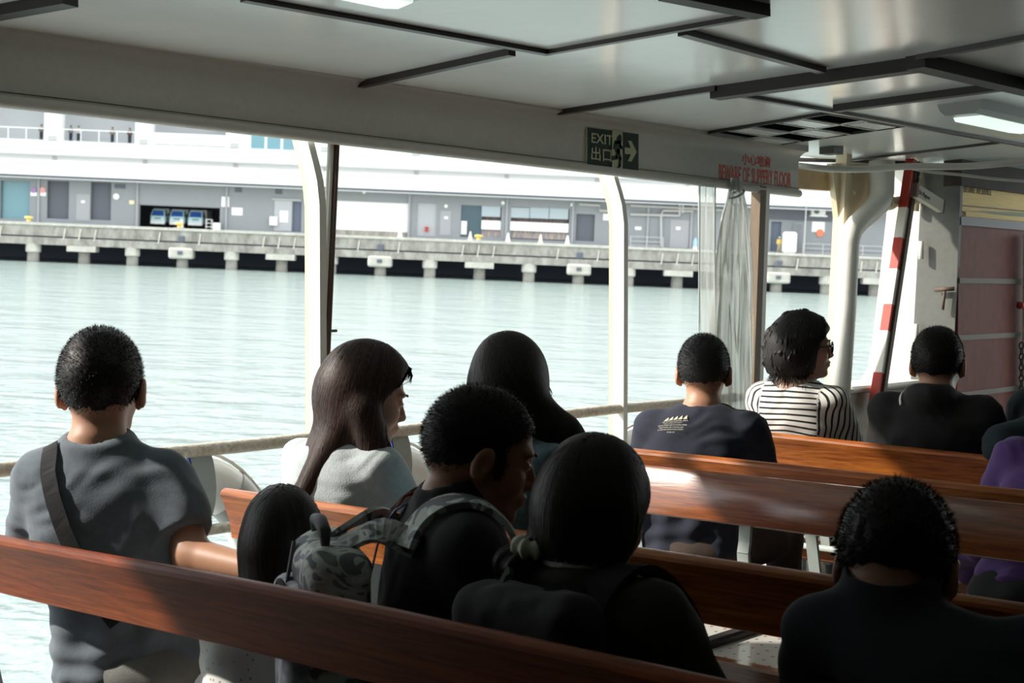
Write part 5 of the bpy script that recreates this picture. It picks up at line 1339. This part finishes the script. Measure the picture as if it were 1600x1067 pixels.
# 3 woman in pale top, profile
long3 = [('ell', (-.045, 0, -.01), (.092, .092, .105)), ('cone', (-.03, -.078, -.03), (.035, -.115, -.26), .046, .030), ('cone', (.0, -.080, -.08), (.055, -.10, -.27), .024, .018), ('cone', (-.05, .03, -.05), (-.175, .01, -.24), .070, .022), ('cone', (-.05, -.03, -.05), (-.19, -.03, -.27), .062, .018), ('cone', (.0, .075, -.04), (.03, .11, -.27), .035, .02), ('cut', (.125, 0, -.05), (.092, .18, .13))]
p3 = person('woman in pale blue grey knit with long dark hair looking down in profile', (572, 541), 3.86, 4, -28, 2.39, s=1.04, male=False, pitch=16, hair=M_HAIRB, skin=M_SKINF, hair_style='long', hair_extra=long3, hair_thick=.020,
            shirt=C_PALE, shirt_name='knit_top', sleeve='long', wr=1.15, trousers=C_JEANS, pelv_dy=.12, hairline=.058, strand_bias=(-.34, 0, -1), hang=17)
# 4 man with backpack
p4 = person('grey templed man in black jacket with camouflage backpack, seen three quarter from behind', (752, 603), 2.76, -34, -42, 1.63, s=1.02, build=1.0, neck_len=-.02, pitch=16, skin=M_SKIND, hair_thick=.007, nape=-.06, hairline=.060,
            shirt=C_BLACK, shirt_name='jacket', sleeve='long', collar=.035, trousers=C_JEANS, pelvis=(1.96, 1.95), wr=1.05)
# 5 woman in denim
long5 = [('ell', (-.042, 0, -.015), (.094, .094, .11)), ('cone', (-.03, 0, -.06), (-.04, -.05, -.17), .085, .070), ('cone', (-.03, -.06, -.05), (-.01, -.14, -.10), .060, .040), ('cone', (-.01, -.14, -.10), (.01, -.215, -.16), .040, .016), ('cut', (.125, 0, -.05), (.085, .15, .13))]
p5 = person('woman in washed denim jacket with long dark hair over her right shoulder', (799, 530), 3.62, 12, 26, 2.39, s=1.0, male=False, pitch=14, roll=-6, hair=M_HAIR, skin=M_SKINF, hair_style='long', hair_extra=long5, hair_thick=.022,
            shirt=C_DENIM, shirt_name='denim_jacket', sleeve='long', collar=.03, wr=1.15, trousers=C_JEANS, hang=14, strand_bias=(0, -.55, -1))
# 6 woman with ponytail
pony = [('ell', (-.035, 0, .0), (.092, .090, .098)), ('ell', (-.035, 0, -.035), (.085, .080, .07)), ('cut', (.125, 0, -.05), (.085, .15, .13)), ('cone', (-.092, .056, -.045), (-.112, .10, -.085), .020, .030), ('cone', (-.112, .10, -.085), (-.105, .125, -.19), .032, .016)]
p6 = person('woman with low ponytail held by a pale scrunchie, wearing a black backpack', (930, 690), 2.53, -4, 6, 1.63, s=.98, male=False, build=1.02, pitch=12, neck_len=-.01, hair=M_HAIR, skin=M_SKIN, hair_style='long', hair_extra=pony, hair_thick=.018,
            shirt=C_OLIVE, shirt_name='shirt', sleeve='long', wr=1.2, collar=.02, trousers=C_JEANS, hang=5, pelvis=(2.02, 1.49))
sc_ = p6['H']+rotm(math.radians(6))@np.array([-.098, .068, -.050])*p6['s']
def scr(P): return np.sqrt((np.sqrt(((P-A3(sc_))[:, :2]**2).sum(1))-.022)**2+((P-A3(sc_))[:, 2])**2)-.017+.004*np.sin(np.arctan2(P[:, 1]-sc_[1], P[:, 0]-sc_[0])*9)
V, Fq = mesh_sdf(scr, sc_-.06, sc_+.06, .003); fast_mesh('scrunchie', V, Fq, cloth('pale flowered scrunchie', (.60, .62, .48)), p6['root'])
# 7 near man
p7 = person('man in dark shirt with short curly hair at the lower right, seen from behind', (1402, 758), 2.33, 14, 16, 1.63, s=1.05, build=.99, neck_len=-.06, pitch=28, skin=M_SKIND, hair_thick=.013, curls=.0022, nape=-.07,
            shirt=C_DSHIRT, shirt_name='shirt', trousers=C_BLACK, collar=.045, pelvis=(2.02, .62))
# 8 navy tee man
p8 = person('man in navy T-shirt printed with small white peaks, thinning crown', (1100, 523), 4.95, 22, 31, 3.87, s=1.03, build=1.02, pitch=8, hair=M_HAIRG, skin=M_SKIN, hair_thick=.009, nape=-.065,
            shirt=C_NAVY, shirt_name='t_shirt', trousers=cloth('brown shorts', (.06, .04, .03)), shorts=False, armsR=((.10, -.05, -.26), (.22, .06, -.02)))
# 9 striped woman
curl9 = [('ell', (-.045, 0, .0), (.108, .106, .105)), ('ell', (-.05, 0, -.05), (.100, .104, .075)), ('cut', (.125, 0, -.05), (.085, .17, .12)), ('cut', (0, 0, -.20), (.25, .2, .085))]
p9 = person('woman in black and white striped top with wavy bob and sunglasses', (1256, 491), 5.5, 8, -50, 4.73, s=.98, male=False, hair=M_HAIR, skin=M_SKINF, hair_style='long', hair_extra=curl9, hair_thick=.020, curls=.009, nopen=.022,
            shirt=C_STRIPE, shirt_name='striped_top', sleeve='long', stripes=True, wr=1.15, trousers=C_BLACK, hang=9, res=.85)
H, Rh, s_ = p9['H'], p9['Rh'], p9['s']
g = []
for sg in (-1, 1):
    c = H+Rh@(np.array([.104, sg*.033, .006])*s_); b = MB()
    b.lathe([(.0001, 0), (.023, 0), (.023, .004), (.0001, .004)], Vector(c), 14, Matrix(Rh.tolist()) @ Matrix.Rotation(PI/2, 3, 'Y')); b.build('sunglass_lens', M_IRIS, p9['root'])
    MB().tube([Vector(H+Rh@(np.array(q)*s_)) for q in ((.104, sg*.054, .012), (.096, sg*.074, .012), (.0, sg*.086, .006))], .0028, 6).build('sunglass_arm', M_IRIS, p9['root'])
# 10 man in charcoal hoodie
p10 = person('man in charcoal hoodie with short hair in the farthest row', (1466, 512), 5.22, 12, 16, 4.73, s=1.05, build=1.0, neck_len=-.02, pitch=8, skin=M_SKIN, hair_thick=.010, nape=-.065, shirt=C_HOOD, shirt_name='hoodie', sleeve='long', hood=True, wr=1.2, trousers=C_BLACK)
f, N, fw, lf, up = (p10[k] for k in ('shirt', 'N', 'fw', 'lf', 'up'))
strap('white_cord', f, [N+lf*.085-fw*.03+up*.01, N+lf*.09-fw*.06-up*.03, N+lf*.082-fw*.08-up*.06], .010, .002, M_ROPE, p10['root'], off=.008)
# 11 person in purple, mostly outside the right edge
p11 = person('person in purple cut off by the right edge of the view', (1690, 560), 4.35, 5, 0, 3.87, s=1.02, male=False, hair=M_HAIR, hair_style='long', hair_extra=bob, hair_thick=.018, shirt=C_PURPLE, shirt_name='purple_top', sleeve='long', wr=1.3, trousers=C_BLACK, build=1.05,
             armsL=((.06, .13, -.27), (.16, .10, -.14)), res=1.1, hang=8)
# 12 person in dark teal padded jacket
p12 = person('person in dark teal padded jacket, only an elbow in view over the farthest bench', (1685, 500), 5.0, -30, -60, 4.73, s=1.02, hair_thick=.010, shirt=C_TEAL, shirt_name='padded_jacket', sleeve='long', wr=1.5, trousers=C_BLACK,
             armsR=(Vector(at(1575, 698, 4.86)), Vector(at(1650, 678, 4.95))), res=1.2)

# ---- navy T-shirt print
f8 = p8['shirt']
def print_on(name, draw_pts, faces, m, f, parent, off=.0075):
    P, N = project(f, draw_pts, off); return make(name, P, faces, m, parent)
M_PRINT = mat('cream shirt print', (.62, .58, .46), rough=.9)
N8, fw8, lf8, up8 = p8['N'], p8['fw'], p8['lf'], p8['up']
o_c = onX(1056, 652, p8['cS'][0]-.10); pc = np.array(o_c)
right = -lf8; dn = -up8
def sp8(u, v_): return pc+right*u+dn*v_-fw8*.02
k = 1/ (F/4.85)   # metres per pixel there
pts = []; fcs = []
for i in range(5):
    x = (-27+i*10.6)*k*.78; wd = 9*k*.8; ht = (11)*k*.8; n0 = len(pts); y0 = 0
    pts += [sp8(x, y0), sp8(x+wd, y0), sp8(x+wd*.98, y0-ht*.5), sp8(x+wd*.85, y0-ht), sp8(x+wd*.4, y0-ht*.5)]; fcs.append((n0, n0+4, n0+3, n0+2, n0+1))
print_on('printed_peaks', pts, fcs, M_PRINT, f8, p8['root'])
def print_text(body, y_px, h_px, w_px, x0_px):
    cu_ = bpy.data.curves.new('t', 'FONT'); cu_.body = body; cu_.resolution_u = 1; ob = bpy.data.objects.new('t', cu_); COL.objects.link(ob)
    me = bpy.data.meshes.new_from_object(ob.evaluated_get(bpy.context.evaluated_depsgraph_get())); V = np.array([v.co[:] for v in me.vertices]); Fc = [tuple(p.vertices) for p in me.polygons]
    bpy.data.objects.remove(ob); bpy.data.meshes.remove(me); mn, mx = V.min(0), V.max(0)
    U = (x0_px+(V[:, 0]-mn[0])/(mx[0]-mn[0])*w_px)*k*.8; W_ = (y_px+h_px-(V[:, 1]-mn[1])/(mx[1]-mn[1])*h_px)*k
    P = np.array([sp8(u, w) for u, w in zip(U, W_)]); print_on('printed_text', P, Fc, M_PRINT, f8, p8['root'])
print_text('MOUNTAIN MARTIAL ARTS', 2, 3.2, 54, -27); print_text('THE MOUNTAINS ARE CALLING', 7, 2.2, 40, -24); print_text('WE FOLLOW EVERY NEW MOUNTAIN SUNRISE', 11, 2.2, 62, -36)
print_text('WHILE MOVING ONE OF THE HILL AND', 15, 2.2, 52, -32); print_text('LET THE WORLD BEHIND WHILE CHASING', 19, 2.2, 54, -34); print_text('WE ARE ONE', 24, 2.2, 16, -12)

# ---- camouflage backpack on the man's back
def camo():
    m = bpy.data.materials.new('grey camouflage cloth'); m.use_nodes = True; t = m.node_tree; b = t.nodes['Principled BSDF']; b.inputs['Roughness'].default_value = .8
    tcn = t.nodes.new('ShaderNodeTexCoord'); n = t.nodes.new('ShaderNodeTexNoise'); n.inputs['Scale'].default_value = 16; n.inputs['Detail'].default_value = 1.5; n.inputs['Distortion'].default_value = 1.2
    r = t.nodes.new('ShaderNodeValToRGB'); r.color_ramp.interpolation = 'CONSTANT'; e = r.color_ramp.elements; e[0].color = (.20, .20, .23, 1); e[1].position = .45; e[1].color = (.55, .60, .56, 1)
    x = e.new(.53); x.color = (.75, .78, .74, 1); x = e.new(.62); x.color = (.32, .32, .40, 1)
    t.links.new(tcn.outputs['Object'], n.inputs[0]); t.links.new(n.outputs['Fac'], r.inputs[0]); t.links.new(r.outputs[0], b.inputs['Base Color']); return m
M_CAMO = camo(); M_LILAC = mat('lilac white printed cloth', (.80, .78, .84), rough=.8, noise=.5, nscale=26, col2=(.22, .21, .28), detail=1)
def backpack(P_, name, label, back, width, depth, height, ztop, m, mp_, fancy, yshift=0.0):
    fw, lf, up, N, f = P_['fw'], P_['lf'], P_['up'], P_['N'], P_['shirt']
    c = P_['cS']-fw*back+lf*yshift; c = np.array([c[0], c[1], ztop-height/2])
    t = empty(name, Matrix.Translation((float(c[0]), float(c[1]), float(ztop-height))), label, 'backpack')
    R = np.stack([fw, lf, up], 1)
    def bs(P):
        a = rbox(P, c, (depth/2, width/2, height/2), .05, R)
        return smax(a, -(f(P)-.004), .01)
    V, Fq = mesh_sdf(bs, c-.32, c+.32, .006); N_ = vnormals(V, Fq); V = V+N_*(.008*vnoise(V*14, 6)+.004*vnoise(V*34, 7))[:, None]
    fast_mesh('bag_body', V, Fq, m, t)
    pc_ = c-fw*(depth/2-.004)+up*.0
    V, Fq = mesh_sdf(lambda P: rbox(P, pc_, (.035, width*.42, height*.30), .03, R), pc_-.25, pc_+.25, .006); N_ = vnormals(V, Fq); V = V+N_*(.006*vnoise(V*20, 9))[:, None]
    fast_mesh('front_pocket', V, Fq, mp_, t)
    MB().tube([Vector(pc_-fw*.03*1.0+lf*width*.38*math.cos(PI*q/12)+up*(height*.30*(.55+.45*math.sin(PI*q/12)))) for q in range(13)], .006, 6).build('zip_edge', C_BLACK, t)
    for sg in (1, -1):
        a0 = c+up*height*.42-fw*.02+lf*sg*.05; a1 = N+lf*sg*.105-fw*.06-up*.02; a2 = N+lf*sg*.12+fw*.03-up*.02; a3 = N+lf*sg*.14+fw*.11-up*.16; a4 = N+lf*sg*.15+fw*.08-up*.36
        strap('shoulder_strap', f, [a1-fw*.03-up*.07, a1, a2, a3, a4], .055, .012, m, t, off=.010)
        strap('strap_root', f, [a0, (a0+a1)/2+up*.01, a1-fw*.025-up*.06], .05, .010, m, t, off=.010, proj=False)
    return t, c
bp_, c = backpack(p4, 'camouflage_backpack', 'grey camouflage backpack with printed pocket on the man in black', .228, .29, .135, .40, .945, M_CAMO, M_LILAC, True, .0)
fw, lf, up, f = p4['fw'], p4['lf'], p4['up'], p4['shirt']
hp_ = c+up*.205-fw*.02
MB().tube([Vector(hp_+lf*.085-up*.015), Vector(hp_+lf*.08+up*.022), Vector(hp_+up*.030), Vector(hp_-lf*.08+up*.022), Vector(hp_-lf*.085-up*.015)], [.006, .012, .014, .012, .006], 10).build('handle', mat('grey handle cloth', (.07, .07, .08), rough=.7), bp_, smooth=True)
q = c-fw*.085+up*.12+lf*.05
MB().bar(Vector(q+up*.07+fw*.02), Vector(q-up*.03-lf*.02), .028, .006, tuple(-fw)).build('leather_tab', mat('grey leather', (.10, .10, .11), rough=.5), bp_)
MB().lathe([(.008, 0), (.008, .004), (.0005, .006)], Vector(q-up*.015-fw*.006-lf*.015), 12, Matrix.Rotation(-PI/2, 3, 'Y')).build('snap_button', mat('brass', (.6, .5, .3), rough=.3, metal=1), bp_)
for k_, (m_) in enumerate((M_RED, M_BLUE)):
    N = p4['N']; o2 = .010*k_-.006
    strap('back_webbing', f, [N-fw*(.10)+lf*(.055-o2)-up*.16, N-fw*.10+lf*(.05-o2)-up*.09, N-fw*.05+lf*(.045-o2)-up*.03], .014, .003, mat('red webbing', (.45, .03, .03)) if k_ == 0 else mat('blue webbing', (.03, .06, .20)), bp_, off=.012)
# plain black backpack of the ponytail woman
Vc, Fc_ = mesh_sdf(lambda P: smax(np.abs(cone(P, p6['N']-up*.0, p6['N']+up*.045, .066, .064))-.004, np.maximum(p6['N'][2]+.005-P[:, 2], P[:, 2]-p6['N'][2]-.05), .004), p6['N']-.12, p6['N']+.14, .004)
fast_mesh('white_collar', Vc, Fc_, C_W0, p6['root'])
bp2, c2 = backpack(p6, 'black_backpack', 'plain black backpack worn by the woman with the ponytail', .185, .30, .12, .40, .93, C_BLACK, C_BLACK, False, -.035)
# printed bag hanging behind the child
c3 = np.array(at(478, 1052, 2.90))
t = empty('printed_bag', Matrix.Translation((float(c3[0]), float(c3[1]), float(c3[2]-.1))), 'lilac white printed soft bag below the nearest backrest behind the child', 'bag')
V, Fq = mesh_sdf(lambda P: rbox(P, c3, (.05, .085, .11), .035, rotm(.0)), c3-.2, c3+.2, .006); N_ = vnormals(V, Fq); V = V+N_*(.008*vnoise(V*18, 3))[:, None]
fast_mesh('bag_body', V, Fq, M_LILAC, t)
MB().tube([Vector(c3)+Vector((0, .05, .11)), Vector(c3)+Vector((0, .03, .15)), Vector(c3)+Vector((0, -.03, .15)), Vector(c3)+Vector((0, -.05, .11))], .006, 8).build('handle', M_CAMO, t)

# ---- people on the far balcony
def standing(px, py, label, m_top, armup=0):
    x, z = Q(px, py, YF+.6); z0 = zb0
    T = SEA @ Matrix.Translation((x, YF+.6, z0)); t = empty('person', T, label, 'person', 'people on the far balcony'); Ti = np.array(T.inverted())
    def bd(L): 
        d_ = smin(ell(L, (0, 0, 1.60), (.09, .10, .12)), cone(L, (0, 0, 1.35), (0, 0, 1.52), .06, .05), .03)
        for s in (-1, 1): d_ = smin(d_, cone(L, (s*.2, 0, 1.36), (s*.26, -.12, 1.08), .045, .04), .03); d_ = smin(d_, cone(L, (s*.26, -.12, 1.08), (s*.15, -.35, 1.12), .04, .03), .03)
        d_ = smin(d_, cone(L, (0, 0, 1.0), (0, 0, 1.3), .13, .15), .05)
        for s in (-1, 1): d_ = smin(d_, cone(L, (s*.09, 0, .9), (s*.1, 0, .05), .08, .05), .04)
        return d_
    def go(fn, nm, m, h=.03):
        V, Fq = mesh_sdf(fn, (-.5, -.5, -.05), (.5, .4, 1.85), h, B=4); W = np.array(T); V = V@W[:3, :3].T+W[:3, 3]; fast_mesh(nm, V, Fq, m, t)
    go(bd, 'body', M_SKIN); go(lambda L: smax(ell(L, (0, .02, 1.63), (.11, .12, .13)), -(L[:, 2]-1.56)-.0*L[:, 1], .02), 'hair', M_HAIR)
    go(lambda L: smin(rbox(L, (0, 0, 1.17), (.21, .13, .27), .1), smin(cone(L, (.2, 0, 1.36), (.26, -.12, 1.08), .065, .06), cone(L, (-.2, 0, 1.36), (-.26, -.12, 1.08), .065, .06), .02), .04), 'top', m_top)
    go(lambda L: smin(cone(L, (.09, 0, .92), (.1, 0, .08), .11, .08), cone(L, (-.09, 0, .92), (-.1, 0, .08), .11, .08), .04), 'trousers', C_JEANS)
C_W = cloth('white cotton', (.6, .6, .6)); 
standing(65, 190, 'person leaning on the far balcony left of the first white pillar', C_GREYT); standing(111, 193, 'person in dark clothes just right of the first far white pillar', C_SLATE)
standing(123, 193, 'person in white top on the far balcony beside the one in dark', C_W); standing(176, 196, 'person near the middle of the far balcony bay', C_GREYT); standing(203, 200, 'person by the second white pillar of the far balcony', C_BLACK)

# boarding workers on the quay at right
def worker(px, label):
    x, z = Q(px, 392, YF-1.2); T = SEA @ Matrix.Translation((x, YF-1.2, DZ)); t = empty('person', T, label, 'person', 'workers in yellow on the quay')
    def go(fn, nm, m, h=.035):
        V, Fq = mesh_sdf(fn, (-.5, -.5, -.05), (.5, .4, 1.9), h, B=4); W = np.array(T); V = V@W[:3, :3].T+W[:3, 3]; fast_mesh(nm, V, Fq, m, t)
    go(lambda L: smin(smin(ell(L, (0, 0, 1.6), (.09, .1, .12)), cone(L, (0, 0, 1.1), (0, 0, 1.5), .12, .05), .05), smin(cone(L, (.09, 0, .9), (.12, 0, .05), .08, .05), cone(L, (-.09, 0, .9), (-.12, 0, .05), .08, .05), .03), .05), 'body', M_SKIN)
    go(lambda L: smin(rbox(L, (0, 0, 1.2), (.22, .14, .28), .1), smin(cone(L, (.22, 0, 1.38), (.28, -.1, .95), .07, .05), cone(L, (-.22, 0, 1.38), (-.28, -.1, .95), .07, .05), .02), .04), 'vest', M_YEL)
    go(lambda L: smin(cone(L, (.09, 0, .92), (.12, 0, .08), .11, .08), cone(L, (-.09, 0, .92), (-.12, 0, .08), .11, .08), .04), 'trousers', cloth('sand trousers', (.5, .42, .3)))
    go(lambda L: smax(ell(L, (0, 0, 1.64), (.12, .13, .12)), -(L[:, 2]-1.6), .02), 'helmet', M_WB)
worker(1217, 'worker in yellow standing by the dark doorway on the quay'); worker(1239, 'worker in yellow standing by the barred gate on the quay')
